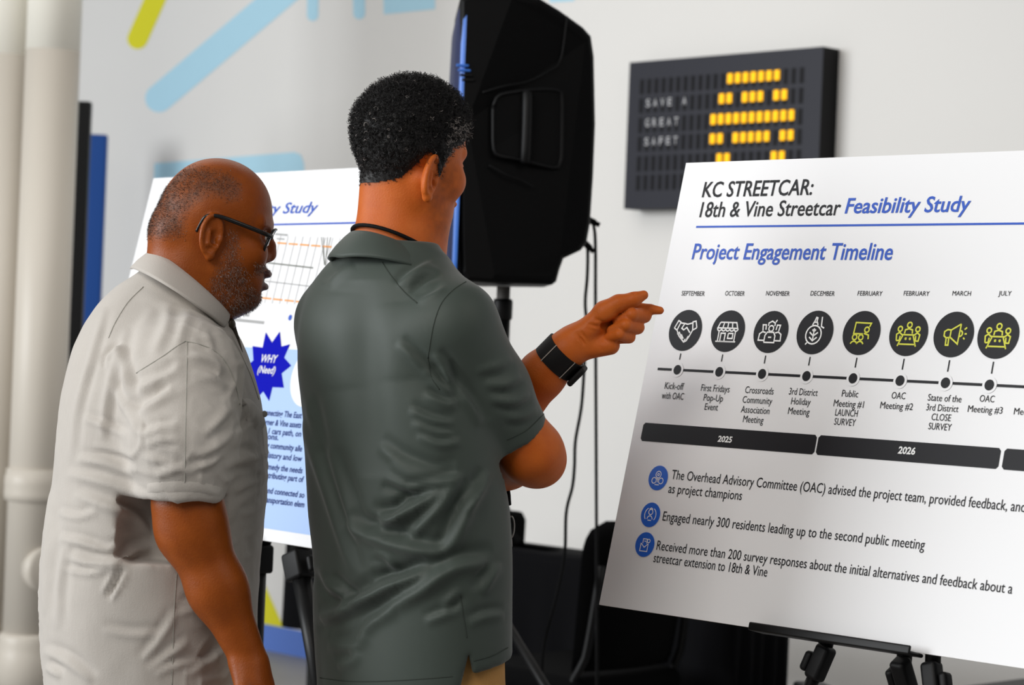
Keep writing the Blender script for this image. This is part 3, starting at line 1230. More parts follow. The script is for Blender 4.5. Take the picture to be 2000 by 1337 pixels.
def floor_pt(face, a, spread, out):
    p = face.w(a, -BH, 0)
    hn = np.array([face.n[0], face.n[1], 0])
    hn /= np.linalg.norm(hn)
    q = p + np.array(face.d) * spread + hn * out
    return np.array([q[0], q[1], .012])


uL, uR = RB.uv(1484, 1222)[0], RB.uv(1800, 1262)[0]
a1, a2, a3 = RB.uv(1590, 1236)[0], RB.uv(1750, 1256)[0], RB.uv(1808, 1264)[0]
easel('tripod_easel', 'black tripod easel with knob clamps holding up the timeline board', RB, 1.14, (uL, uR),
      [(a1, floor_pt(RB, a1, -.30, .16), 1, 0), (a2, floor_pt(RB, a2, -.02, -.55), 1, 1), (a3, floor_pt(RB, a3, .3, .16), -1, 0)], 1)
eL = [LB.uv(x, y)[0] for x, y in ((505, 1056), (535, 1062), (566, 1067), (430, 1044))]
easel('tripod_easel', 'black tripod easel under the board with the blue star, between the men', LB, .98, (eL[0] - .16, eL[0]),
      [(eL[3], floor_pt(LB, eL[3], -.25, .14), 1, 0), (eL[0] - .034, floor_pt(LB, eL[0] - .034, .0, -.02), 1, 1), (eL[2], floor_pt(LB, eL[2], .40, .0), -1, 0)], 1.8)

# ================================================================== loudspeaker on its stand
SD = 5.55
sn = np.array([-.998, -.06, 0])
sn /= np.linalg.norm(sn)
sside = np.array([sn[1], -sn[0], 0])
if sside[1] > 0:
    sside = -sside                                 # side of the cabinet that faces us
spO = W(985, 558, SD)
spk = thing('loudspeaker', 'large black loudspeaker with blue-lit grille rim on a pole stand', 'speaker', spO)


def sp(px, py):
    """cabinet profile coordinates (back distance along -sn, height) of a picture point"""
    p = W(px, py, SD) - spO
    return np.array([-(p @ sn), p[2]])


prof = [(893, 20), (905, 10), (935, 4), (985, 5), (1040, 14), (1082, 36), (1130, 66), (1146, 82), (1152, 120), (1155, 250), (1151, 350), (1145, 440), (1138, 478), (1126, 492), (1092, 508), (1084, 530), (1078, 552), (1070, 558), (950, 556), (905, 553), (896, 540), (893, 450), (892, 250), (892, 90)]
P = np.array([sp(*q) for q in prof])
Bk = P[:, 0]
Hh = P[:, 1]
b0 = Bk.min()
half = .2
# half width narrows toward the rear of the cabinet


def wid(bk):
    t = np.clip((bk - b0) / (Bk.max() - b0), 0, 1)
    return half * (1 - .42 * np.clip((t - .35) / .65, 0, 1) ** 1.2)


cx, cz = P.mean(0)
V, F = [], []
ring = []
rings = [(-1, .90), (-1.0, .95), (-.97, .985), (-.92, 1.0), (.92, 1.0), (.97, .985), (1.0, .95), (1.0, .90)]
for s_, sc_ in rings:
    for (bk, hz) in P:
        q = np.array([cx + (bk - cx) * sc_, cz + (hz - cz) * (1 - (1 - sc_) * .6)])
        V.append(spO - sn * q[0] + UP * q[1] + sside * s_ * wid(q[0]))
n = len(P)
for r in range(len(rings) - 1):
    for k in range(n):
        F.append((r * n + k, r * n + (k + 1) % n, (r + 1) * n + (k + 1) % n, (r + 1) * n + k))
F.append(tuple(range(n)))
F.append(tuple((len(rings) - 1) * n + k for k in range(n))[::-1])
b = MB()
b.add(V, F, M['black_cab'])
cab = b.build('cabinet', spk, spO)
bm = bpy.data.meshes['cabinet']


def side_pt(px, py, off=.0):
    q = sp(px, py)
    return spO - sn * q[0] + UP * q[1] + sside * (wid(q[0]) * 1.0 + off)


# grille and rim ring, coloured for the blue light on the front
gp = [(866, 60), (867, 24), (872, 17), (880, 18), (888, 28), (892, 60), (892, 250), (892, 450), (894, 535), (890, 553), (876, 553), (866, 530)]
zt_, zb_ = sp(880, 20)[1], sp(880, 556)[1]
bf = sp(892, 300)[0]


def front_loop(inset, bk, nseg=8):
    hw = half - inset
    r = .05
    pts = []
    for (sx, sz, a0) in ((1, 1, 0), (-1, 1, 90), (-1, -1, 180), (1, -1, 270)):
        cxx, czz = sx * (hw - r), (zt_ - inset - r if sz > 0 else zb_ + inset + r)
        for k in range(nseg + 1):
            a = math.radians(a0 + 90 * k / nseg)
            pts.append(spO - sn * bk + sside * (cxx + r * math.cos(a)) + UP * (czz + r * math.sin(a)))
    return np.array(pts)


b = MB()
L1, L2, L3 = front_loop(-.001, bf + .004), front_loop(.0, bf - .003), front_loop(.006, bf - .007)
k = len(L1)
b.add(np.concatenate([L1, L2, L3]), [(r * k + i, r * k + (i + 1) % k, (r + 1) * k + (i + 1) % k, (r + 1) * k + i) for r in (0, 1) for i in range(k)], M['rim_glow'], True)
b.build('grille_glow_rim', spk, spO)  # ring added to carry the blue glow at the front edge
b = MB()
G = [front_loop(.006, bf - .0065), front_loop(.02, bf - .015), front_loop(.05, bf - .020), front_loop(.12, bf - .023)]
V = np.concatenate(G)
b.add(V, [(r * k + i, r * k + (i + 1) % k, (r + 1) * k + (i + 1) % k, (r + 1) * k + i) for r in range(3) for i in range(k)] + [tuple(3 * k + i for i in range(k))], M['grille'], True)
b.build('grille', spk, spO)


def side_frame(pts, off, r, name, closed=True, m='black'):
    b = MB()
    b.tube(smooth_path([side_pt(x, y, off) for x, y in pts], 48), r, M[m], 8, closed)
    return b.build(name, spk, spO)


# recessed carrying handle on the side: rim, dark pocket, grip
b = MB()
rim = [(955, 225), (966, 204), (1000, 196), (1040, 190), (1078, 190), (1087, 205), (1087, 300), (1083, 328), (1070, 336), (1000, 322), (966, 316), (956, 300)]
b.tube(smooth_path([side_pt(x, y, .002) for x, y in rim + rim[:1]], 60), .0045, M['black'], 8)
cpt = np.mean([side_pt(x, y, .0008) for x, y in rim], 0)
R_ = [side_pt(x, y, .0012) for x, y in rim]
b.add(R_ + [cpt], [(i, (i + 1) % len(R_), len(R_)) for i in range(len(R_))], M['rubber'])
hd = b.build('side_handle', spk, spO)
b = MB()
b.tube(smooth_path([side_pt(1019, 196, .006), side_pt(1019, 215, .014), side_pt(1018, 260, .016), side_pt(1016, 310, .014), side_pt(1015, 328, .006)], 20), .0115, M['black'], 12)
b.build('handle_grip', hd, spO)
side_frame([(948, 335), (980, 352), (1010, 362), (1032, 374)], .001, .0022, 'side_groove', False)
side_frame([(935, 198), (975, 186), (1020, 176), (1060, 155), (1085, 130), (1098, 48)], .001, .0022, 'side_groove', False)
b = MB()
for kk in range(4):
    b.bbox(side_pt(897 + kk * 3.5, 148 + kk * 9, .002), (.03, .01, .006), M['rim_glow'] if kk < 2 else M['black'], .0025, [-sn, sside, UP], 2)
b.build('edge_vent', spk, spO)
b = MB()
b.bbox(spO - sn * sp(1030, 10)[0] + UP * (sp(1030, 10)[1] + .003), (.035, .06, .018), M['black'], .006, [-sn, sside, UP])
b.build('top_bracket', spk, spO)

stO = np.array([W(982, 600, SD)[0], W(982, 600, SD)[1], 0])
stand = thing('speaker_stand', 'black speaker pole stand with a steel upper tube, under the loudspeaker', 'speaker stand', stO)
zt2 = spO[2] - .002
b = MB()
b.tube([stO + UP * (zt2 - .42), stO + UP * zt2], .0165, M['steel'], 20)
b.build('upper_tube', stand, stO)
b = MB()
b.tube([stO + UP * .35, stO + UP * (W(982, 585, SD)[2])], .0195, M['black_metal'], 20)
b.build('pole', stand, stO)
b = MB()
zc_ = W(982, 585, SD)[2]
b.lathe(stO + UP * (zc_ - .03), [(.02, -.02), (.024, -.015), (.024, .025), (.0215, .032)], M['black'], 24)
b.build('collar', stand, stO)
b = MB()
b.lathe(stO + UP * .74, [(.021, -.03), (.027, -.025), (.027, .03), (.021, .035)], M['black'], 24)
b.build('leg_hub', stand, stO)
for a in (-20, 100, 220):
    b = MB()
    d = np.array([math.cos(math.radians(a)), math.sin(math.radians(a)), 0])
    b.tube([stO + UP * .74 + d * .025, stO + d * .56 + UP * .02], .0115, M['black_metal'], 12)
    b.tube([stO + UP * .36 + d * .02, stO + d * .3 + UP * .36], .008, M['black_metal'], 10)
    lg = b.build('leg', stand, stO)
    b = MB()
    b.lathe(stO + d * .56 + UP * .0, [(.014, 0), (.017, .005), (.016, .035), (.012, .04)], M['rubber'], 16)
    b.build('rubber_foot', lg, stO)

# ------------------------------------------------------------------ cables from the speaker to the floor


def cable(label, pts, r=.0042):
    P = np.array([W(x, y, D) for x, y, D in pts])
    P[:, 2] = np.maximum(P[:, 2], r + .001)
    O = np.array([P[0][0], P[0][1], 0])
    t = thing('speaker_cable', label, 'cable', O, 'cables hanging from the loudspeaker')
    b = MB()
    b.tube(smooth_path(P, 140), r, M['rubber'], 8)
    b.build('cord', t, O)
    b = MB()
    d = (P[1] - P[0]) / np.linalg.norm(P[1] - P[0])
    b.tube([P[0] - d * .012, P[0] + d * .018], .008, M['rubber'], 12)
    b.tube([P[0] + d * .018, P[0] + d * .03], .006, M['rubber'], 12)
    b.build('plug', t, O)
    return t


cable('straight black cable hanging from the higher plug on the speaker back', [(1150, 429, 5.6), (1156, 432, 5.6), (1161, 448, 5.62), (1163, 490, 5.65), (1163, 600, 5.7), (1164, 800, 5.75), (1165, 1020, 5.8), (1166, 1300, 5.8), (1166, 1700, 5.8), (1166, 1740, 5.8), (1230, 1755, 5.8)])
cable('wavy black cable hanging from the lower plug on the speaker back', [(1143, 475, 5.58), (1146, 478, 5.58), (1148, 492, 5.6), (1147, 540, 5.6), (1143, 590, 5.6), (1146, 640, 5.6), (1142, 700, 5.6), (1136, 790, 5.6), (1124, 860, 5.6), (1122, 910, 5.6), (1118, 950, 5.6), (1106, 1000, 5.6), (1103, 1080, 5.6), (1090, 1150, 5.6), (1072, 1220, 5.6), (1061, 1270, 5.6), (1058, 1337, 5.6), (1056, 1500, 5.6), (1060, 1720, 5.6), (1090, 1790, 5.6), (1150, 1800, 5.6)])

# ================================================================== black-draped table by the wall
tD = 7.1
tp = W(1070, 1083, tD)
tf = Face(tp, WD, UP, WN)
ta, tb = tf.uv(560, 1100)[0], tf.uv(1436, 1250)[0]
TZ = tp[2]
tO = tf.w((ta + tb) / 2, -TZ, -.12)
table = thing('draped_table', 'long narrow table under a black cloth in front of the wall', 'table', tO)
b = MB()
b.box(tf.w((ta + tb) / 2, -.018, -.12), (tb - ta - .04, .20, .028), M['panel_black'], [WD, WN, UP])
b.build('tabletop', table, tO)
for i, (aa, bb) in enumerate(((ta + .12, -.05), (tb - .12, -.05), (ta + .12, -.17), (tb - .12, -.17), ((ta + tb) / 2 + .08, -.05))):
    b = MB()
    b.box(tf.w(aa, -.03 - (TZ - .03) / 2 + 0, bb), (.042, .042, TZ - .032), M['panel_black'], [WD, WN, UP])
    b.build('leg', table, tO)
b = MB()
# cloth: top plus hanging skirt with soft folds all round
per = []
N1 = 150
for k in range(N1 + 1):
    per.append((ta + (tb - ta) * k / N1, 0.0, 0))
for k in range(1, 50):
    per.append((tb, -.24 * k / 50, 1))
for k in range(N1 + 1):
    per.append((tb - (tb - ta) * k / N1, -.24, 2))
for k in range(1, 50):
    per.append((ta, -.24 + .24 * k / 50, 3))
V, F = [], []
nz = 12
npz = len(per)
hem = .37
for j in range(nz + 1):
    t = j / nz
    for i, (a, o_, sd) in enumerate(per):
        wv = .012 * t ** 1.3 * (math.sin(i * .55) + .6 * math.sin(i * .23 + 1.3))
        da, do = [(0, 1), (1, 0), (0, -1), (-1, 0)][sd]
        V.append(tf.w(a + da * wv, -(TZ - hem) * t * (1 + .02 * math.sin(i * .07)), o_ + do * (wv + .006 * min(1, t * 4))))
for j in range(nz):
    for i in range(npz):
        F.append((j * npz + i, (j + 1) * npz + i, (j + 1) * npz + (i + 1) % npz, j * npz + (i + 1) % npz))
F.append(tuple(range(npz)))
b.add(V, F, M['cloth_black'], True)
b.build('tablecloth', table, tO)

# black bag slumped on the table, behind the man in green
bgO = tf.w(tf.uv(1030, 1080)[0], 0, -.12)
bag = thing('shoulder_bag', 'black bag slumped on the draped table beside the man in green', 'bag', bgO)
q = []


def bagp(px, py):
    p = on_plane(px, py, bgO, WN) - bgO
    return p @ WD, max(.006, p[2])


V, F = [], []
outl = [(960, 1010), (985, 996), (1004, 998), (1009, 1010), (1006, 1055), (1040, 1062), (1070, 1070), (1084, 1078), (1084, 1083), (960, 1083)]
OP = [bagp(*p) for p in outl]
lay = [(-.040, .9), (-.035, .97), (-.02, 1.0), (.02, 1.0), (.035, .97), (.04, .9)]
cxb = np.mean([p[0] for p in OP])
for (o_, s_) in lay:
    for a, z in OP:
        V.append(bgO + WD * (cxb + (a - cxb) * s_) + UP * (z * s_ if z > .02 else .003) + WN * o_)
k = len(OP)
for r in range(len(lay) - 1):
    for i in range(k):
        F.append((r * k + i, r * k + (i + 1) % k, (r + 1) * k + (i + 1) % k, (r + 1) * k + i))
F += [tuple(range(k)), tuple((len(lay) - 1) * k + i for i in range(k))[::-1]]
b = MB()
b.add(V, F, M['fabric_black'], True)
b.build('bag_body', bag, bgO)
b = MB()
hp = [bagp(*p) for p in ((978, 1012), (990, 992), (1004, 1000), (1012, 1040), (1030, 1064))]
b.tube(smooth_path([bgO + WD * a + UP * (z + .01) + WN * .03 for a, z in hp], 30), .008, M['fabric_black'], 8)
b.build('strap', bag, bgO)

# ================================================================== black padded chairs


def chair(label, px, py, D, yaw):
    top = W(px, py, D)
    O = np.array([top[0], top[1], 0])
    t = thing('padded_chair', label, 'chair', O, 'black padded chairs')
    f = np.array([math.cos(yaw), math.sin(yaw), 0])      # direction the chair faces
    s = np.array([-f[1], f[0], 0])
    H = top[2]
    b = MB()
    # backrest: rounded padded panel, slightly reclined
    V, F = [], []
    nu, nv = 22, 18
    for side in (1, -1):
        for j in range(nv + 1):
            tz = j / nv
            z = .50 + (H - .50) * tz
            for i in range(nu + 1):
                x = -1 + 2 * i / nu
                wz = .225 * (1 - .10 * (1 - tz))
                corner = max(0, tz - .78) / .22
                lim = math.sqrt(max(0, 1 - corner ** 2.2)) if corner > 0 else 1
                ww = wz * (.62 + .38 * lim)
                e = max(0, 1 - abs(x) ** 4) * max(0, 1 - abs(2 * tz - 1) ** 6)
                th = .012 + .022 * e
                if abs(x) == 1 or tz in (0, 1):
                    th = 0
                curve = -.035 * x * x
                V.append(O + s * x * ww + UP * z + f * (-.05 * (tz) + .05 - curve + side * th))
    k = nu + 1
    o1 = (nv + 1) * k
    for j in range(nv):
        for i in range(nu):
            q = (j * k + i, j * k + i + 1, (j + 1) * k + i + 1, (j + 1) * k + i)
            F.append(q)
            F.append(tuple(o1 + x for x in q[::-1]))
    b.add(V, F, M['fabric_black'], True)
    b.build('backrest', t, O)
    b = MB()
    b.bbox(O + f * .27 + UP * .45, (.46, .46, .075), M['fabric_black'], .035, [f, s, UP], 4)
    b.build('seat', t, O)
    for sx in (-1, 1):
        b = MB()
        b.tube(smooth_path([O + s * sx * .19 + UP * .80 + f * .0, O + s * sx * .2 + UP * .55 + f * .035, O + s * sx * .21 + UP * .43 + f * .07, O + s * sx * .215 + f * -.04 + UP * .01], 20), .0115, M['black_metal'], 10)
        b.build('leg', t, O)
        b = MB()
        b.tube([O + s * sx * .205 + UP * .42 + f * .44, O + s * sx * .215 + f * .5 + UP * .01], .0115, M['black_metal'], 10)
        b.build('leg', t, O)
    return t


chair('black padded chair whose rounded back shows just left of the timeline board', 1268, 1016, 6.35, math.radians(135))


def case(name, label, pa, pb, D, depth, yaw):
    """hard-sided box standing on the floor; top corners given by two picture points"""
    A, Bq = W(pa[0], pa[1], D), W(pb[0], pb[1], D + yaw)
    H = max(A[2], Bq[2])
    d = (Bq - A) * [1, 1, 0]
    L = np.linalg.norm(d)
    d /= L
    n = np.array([d[1], -d[0], 0])
    n = n if n[1] < 0 else -n
    c = (A + Bq) / 2 * [1, 1, 0] + n * depth / 2
    t = thing(name, label, 'case', c)
    ax = [d, n, UP]
    b = MB()
    b.bbox(c + UP * (H * .42 + .002), (L, depth, H * .84), M['black'], .012, ax)
    b.build('case_body', t, c)
    b = MB()
    b.bbox(c + UP * (H * .925), (L + .004, depth + .004, H * .145), M['black'], .012, ax)
    b.build('lid', t, c)
    b = MB()
    b.tube(smooth_path([c + n * (depth / 2) + UP * H * .8 - d * L * .25, c + n * (depth / 2 + .03) + UP * H * .8 - d * L * .2, c + n * (depth / 2 + .03) + UP * H * .8 + d * L * .2, c + n * (depth / 2) + UP * H * .8 + d * L * .25], 20), .006, M['rubber'], 8)
    b.build('handle', t, c)


case('equipment_case', 'slim black case standing behind the left leg of the board easel', (1548, 1330), (1604, 1327), 5.9, .2, .02)
case('equipment_case', 'wide black case under the right end of the timeline board', (1850, 1341), (1998, 1322), 6.2, .25, .25)

# ================================================================== people


def ear_prims(c, R, s=1.0):
    """ear in frame R (columns: forward, up, outward); centre c"""
    c = np.array(c, float)
    R = np.array(R, float)

    def w(f, u, o):
        return c + s * (R[:, 0] * f + R[:, 1] * u + R[:, 2] * o)
    pr = [('+', .006, ell(w(0, 0, 0), [.0150 * s, .0275 * s, .0062 * s], R)),
          ('+', .003, torus(w(-.001, .003, .0045), R, .0135 * s, .0255 * s, .0036 * s)),
          ('+', .004, sphere(w(.003, -.0265, .003), .0068 * s)),
          ('-', .004, ell(w(.003, -.002, .009), [.0078 * s, .0135 * s, .0092 * s], R)),
          ('-', .003, ell(w(-.003, .013, .0075), [.0062 * s, .0075 * s, .0040 * s], R)),
          ('-', .003, cap(w(-.0085, .012, .0085), w(-.0085, -.008, .0085), .0028 * s, .0022 * s)),
          ('+', .004, sphere(w(.0115, -.003, .0045), .0042 * s)),
          ('+', .003, cap(w(-.004, -.010, .0055), w(-.004, .006, .0055), .0028 * s, .0022 * s)),
          ('+', .003, cap(w(-.004, -.010, .0055), w(.006, -.014, .0050), .0028 * s, .0026 * s))]
    return pr


def PX(x, y, yy=0.0):
    """profile drawing (pixels of the left man's head) to head coordinates: x forward, y left, z up"""
    return np.array([(x - 425) * .00081, yy, (412 - y) * .00081])


def head_prims(fat=1.0, beard=0.0):
    pr = []
    a = pr.append
    a(('+', 0, ell(PX(424, 412), [.0868, .0775, .0835])))
    a(('+', .02, ell(PX(395, 425), [.0600, .0730, .0620])))
    a(('+', .02, ell(PX(464, 466), [.0480, .0600, .0830])))
    a(('+', .025, ell(PX(440, 520), [.0560, .0640 * fat, .0560])))
    a(('+', .02, ell(PX(476, 555), [.0330, .0450, .0330])))
    a(('+', .012, sphere(PX(494, 576), .0150)))
    a(('+', .012, cap(PX(492, 578, .012), PX(492, 578, -.012), .014, .014)))
    # cheeks
    for s in (1, -1):
        a(('+', .018, ell(PX(490, 492, s * .040), [.026, .022, .026])))
        a(('+', .012, cap(PX(521, 436, s * .008), PX(507, 434, s * .044), .0085, .0075)))   # brow
        a(('-', .010, ell(PX(525, 462, s * .031), [.016, .017, .0105])))                    # socket
        a(('+', .003, sphere(PX(508, 461, s * .031), .0125)))                               # lid over the eye
        a(('-', .0015, ell(PX(522, 462, s * .031), [.0075, .011, .0028])))                  # eye opening
        a(('+', .006, cap(PX(505, 478, s * .030), PX(512, 474, s * .022), .007, .005)))      # bag under the eye
    # muzzle
    a(('+', .014, ell(PX(499, 543), [.0165, .0290, .0310])))
    # nose
    a(('+', .010, cap(PX(521, 450), PX(529, 476), .0068, .0092)))
    a(('+', .007, cap(PX(529, 476), PX(526, 492), .0085, .0110)))
    a(('+', .005, sphere(PX(527.5, 491), .0122)))
    for s in (1, -1):
        a(('+', .006, sphere(PX(519, 498, s * .0125), .0085)))
        a(('-', .003, ell(PX(524, 508, s * .0085), [.0050, .0036, .0038])))
    # lips, mouth slightly open
    a(('+', .005, ell(PX(521, 531), [.0120, .0230, .0082])))
    a(('+', .004, ell(PX(516, 556.5), [.0115, .0210, .0090])))
    a(('-', .003, ell(PX(529, 543.5), [.0160, .0200, .0036])))
    a(('-', .006, ell(PX(522, 570), [.0075, .0200, .0050])))
    return pr


def head_frame(fwd_angle, pitch):
    """columns forward, left, up in the place; fwd_angle measured from +X toward +Y"""
    f = np.array([math.cos(fwd_angle) * math.cos(pitch), math.sin(fwd_angle) * math.cos(pitch), -math.sin(pitch)])
    l = np.array([-math.sin(fwd_angle), math.cos(fwd_angle), 0])
    u = np.cross(f, l)
    return np.stack([f, l, u], 1)


def add_x(dst, prims, R, t, s):
    for op, k, fn in prims:
        dst.append((op, k * s, xform(fn, R, t, s)))


def strand_mesh(roots, dirs, lens, r):
    """short hairs as three sided spikes"""
    n = len(roots)
    a = np.cross(dirs, rng.normal(size=(n, 3)))
    a /= np.linalg.norm(a, axis=1)[:, None] + 1e-9
    b = np.cross(dirs, a)
    V = np.empty((n, 4, 3))
    for k in range(3):
        th = 2 * math.pi * k / 3
        V[:, k] = roots + (a * math.cos(th) + b * math.sin(th)) * (r[:, None] if not np.isscalar(r) else r)
    V[:, 3] = roots + dirs * lens[:, None]
    o = np.arange(n)[:, None] * 4
    F = np.concatenate([o + np.array([[0, 1, 3]]), o + np.array([[1, 2, 3]]), o + np.array([[2, 0, 3]])])
    return V.reshape(-1, 3), F


def sample_faces(V, F, wgt, n):
    fc = V[F].mean(1)
    ar = np.linalg.norm(np.cross(V[F[:, 2]] - V[F[:, 0]], V[F[:, 3]] - V[F[:, 1]]), axis=1) * wgt
    p = ar / ar.sum()
    i = rng.choice(len(F), n, p=p)
    u = rng.random((n, 4)) + .05
    u /= u.sum(1)[:, None]
    pts = (V[F[i]] * u[:, :, None]).sum(1)
    nn = np.cross(V[F[i, 2]] - V[F[i, 0]], V[F[i, 3]] - V[F[i, 1]])
    nn /= np.linalg.norm(nn, axis=1)[:, None] + 1e-12
    return pts, nn


def collar(mb, up, lo, m, nphi=64, thick=.0035, gap=25, front=180):
    """folded collar: two closed curves given as functions of angle; open at the front"""
    ph = np.linspace(math.radians(gap / 2), math.radians(360 - gap / 2), nphi)
    rows = []
    for t, puff in ((0, 0), (.15, .003), (.5, .0045), (.85, .003), (1, 0)):
        rows.append([np.array(up(p)) * (1 - t) + np.array(lo(p)) * t for p in ph])
    R = np.array(rows)
    cen = R.mean((0, 1))
    out = R - cen
    out[:, :, 2] = 0
    out /= np.linalg.norm(out, axis=2)[:, :, None] + 1e-9
    puf = np.array([0, .002, .0035, .002, .0])[:, None, None]
    A = R + out * (thick + puf)
    Bq = R - out * .001
    k = nphi
    nr = len(rows)
    V = np.concatenate([A.reshape(-1, 3), Bq.reshape(-1, 3)])
    F = []
    o = nr * k
    for j in range(nr - 1):
        for i in range(k - 1):
            F.append((j * k + i, (j + 1) * k + i, (j + 1) * k + i + 1, j * k + i + 1))
            F.append((o + j * k + i, o + j * k + i + 1, o + (j + 1) * k + i + 1, o + (j + 1) * k + i))
    for i in range(k - 1):
        F.append((i, i + 1, o + i + 1, o + i))
        q = (nr - 1) * k
        F.append((q + i, o + q + i, o + q + i + 1, q + i + 1))
    for j in range(nr - 1):
        F.append((j * k, o + j * k, o + (j + 1) * k, (j + 1) * k))
        F.append((j * k + k - 1, (j + 1) * k + k - 1, o + (j + 1) * k + k - 1, o + j * k + k - 1))
    mb.add(V, F, m, True)


def leg_prims(hip_c, floor_z, facing, halfw, r0, r1):
    f = np.array([math.cos(facing), math.sin(facing), 0])
    l = np.array([-f[1], f[0], 0])
    pr = []
    for s in (1, -1):
        h = hip_c + l * s * halfw
        kn = h * [1, 1, 0] + f * .015 + l * s * .015 + UP * .50
        an = h * [1, 1, 0] - f * .01 + l * s * .03 + UP * .07
        pr.append(('+', .03, cap(h, kn, r0, (r0 + r1) / 2)))
        pr.append(('+', .03, cap(kn, an, (r0 + r1) / 2, r1)))
    return pr, f, l


def shoe(parent, O, hip, f, l, s, halfw):
    a = hip * [1, 1, 0] + l * s * (halfw + .03)
    pr = [('+', 0, cap(a + UP * .055 - f * .05, a + UP * .045 + f * .06, .042, .04)), ('+', .03, cap(a + UP * .045 + f * .06, a + UP * .035 + f * .15, .042, .034)),
          ('+', .03, cap(a + UP * .06 - f * .03, a + UP * .11 - f * .03, .045, .05)), ('&', .004, halfspace(a + UP * .0, [0, 0, -1]))]
    V, F = polygonise(pr, a - [.3, .3, .03], a + [.3, .3, .22], .006)
    return fast_mesh('shoe', V, F, [M['black']], parent, O)


def seam_part(ct, pts, m):
    b = MB()
    ct.seam(b, pts, .0008, m)
    b.build('stitched_seam', seam_owner[0], seam_owner[1])


# ------------------------------------------------------------------ man in the grey linen shirt (left)
DB = 3.60
SB = DB / FPX
B0 = W(300, 1337, DB)
BO = np.array([B0[0], B0[1], 0.0])


def B(px, py, dy=0.0):
    return W(px, py, DB + dy)


hfB = head_frame(math.radians(9), 0.0)
htB = B(425, 412)


def HB(x, y, yy=0.0):
    p = PX(x, y, yy)
    return htB + hfB @ p


body = []
add_x(body, head_prims(1.06), hfB, htB, 1.0)
# neck, nape roll, double chin
body.append(('+', .025, cap(HB(385, 470), HB(360, 590), .066, .072)))
body.append(('+', .02, ell(HB(338, 460), [.034, .055, .040], hfB)))
body.append(('+', .02, ell(HB(452, 588), [.034, .048, .026], hfB)))
body.append(('+', .02, ell(HB(425, 570), [.040, .056, .045], hfB)))
for s in (1, -1):
    er = np.stack([hfB[:, 0] * math.cos(.35) - hfB[:, 1] * s * math.sin(.35), hfB[:, 2], hfB[:, 1] * s * math.cos(.35) + hfB[:, 0] * math.sin(.35)], 1)
    tilt = Matrix.Rotation(math.radians(-8), 3, Vector(hfB[:, 1] * -1))
    er = np.array(tilt) @ er
    cE = HB(411, 466, s * (.0775 if s > 0 else .0775))
    ears = ear_prims(cE, er, 1.16)
    body += ears
# arms (right one hangs toward us, left one on the far side), trunk inside the clothes
arm = []


def hang_arm(side):
    """side -1: near arm seen in the photograph; +1: the far arm"""
    dy = -.235 if side < 0 else .235
    k = 0 if side < 0 else -10

    def q(x, y, d=0.0):
        return B(x + k, y, dy + d)
    arm.append(('+', .03, cap(q(356, 730, .055), q(366, 985), .054, .046)))
    arm.append(('+', .03, cap(q(366, 985), q(376, 1040), .046, .044)))
    arm.append(('+', .02, sphere(q(354, 1030, .004), .034)))
    arm.append(('+', .03, cap(q(382, 1045), q(425, 1150), .0465, .0395)))
    arm.append(('+', .03, cap(q(425, 1150), q(487, 1288), .0395, .0265)))
    # hand
    arm.append(('+', .02, ell(q(503, 1345, 0), [.026, .040, .047], np.array(Matrix.Rotation(math.radians(-12), 3, 'Y')))))
    arm.append(('+', .012, cap(q(470, 1297, -.012), q(476, 1350, -.034), .017, .012)))
    arm.append(('+', .008, cap(q(476, 1350, -.034), q(488, 1385, -.036), .0125, .010)))
    for i, (off, ln) in enumerate(((-.030, .9), (-.010, 1.0), (.010, .95), (.029, .78))):
        p0 = q(508 + i * 1.5, 1378, off)
        p1 = q(512, 1378 + 46 * ln, off * 1.05)
        p2 = q(506, 1378 + 76 * ln, off * 1.05)
        p3 = q(496, 1378 + 98 * ln, off * 1.0)
        arm.append(('+', .008, cap(p0, p1, .0112, .0100)))
        arm.append(('+', .004, cap(p1, p2, .0098, .0090)))
        arm.append(('+', .004, cap(p2, p3, .0090, .0075)))


hang_arm(-1)
hang_arm(1)
tr = [('+', .04, cap(B(350, 590), B(325, 760), .055, .07)), ('+', .06, cap(B(325, 760), B(305, 1337), .075, .09)),
      ('+', .05, cap(B(340, 715, -.20), B(340, 715, .20), .045, .045)), ('+', .05, cap(B(340, 715, .20), B(347, 720, .245), .045, .055)), ('+', .06, cap(B(305, 1337, 0) + [0, 0, -.02], B(305, 1337, 0) + [0, 0, -.07], .085, .075))]
lp, fB, lB = leg_prims(BO + UP * .74, 0, math.radians(5), .095, .060, .038)
tr += lp
hV, hF = polygonise(body + arm + tr, BO + [-.40, -.42, .03], BO + [.50, .42, 1.72], .0025, 1.7)
hV = relax(hV, hF, 1, .4)


def merge(*vf):
    V, F, o = [], [], 0
    for v, f in vf:
        V.append(v)
        F.append(f + o)
        o += len(v)
    return np.concatenate(V), np.concatenate(F)


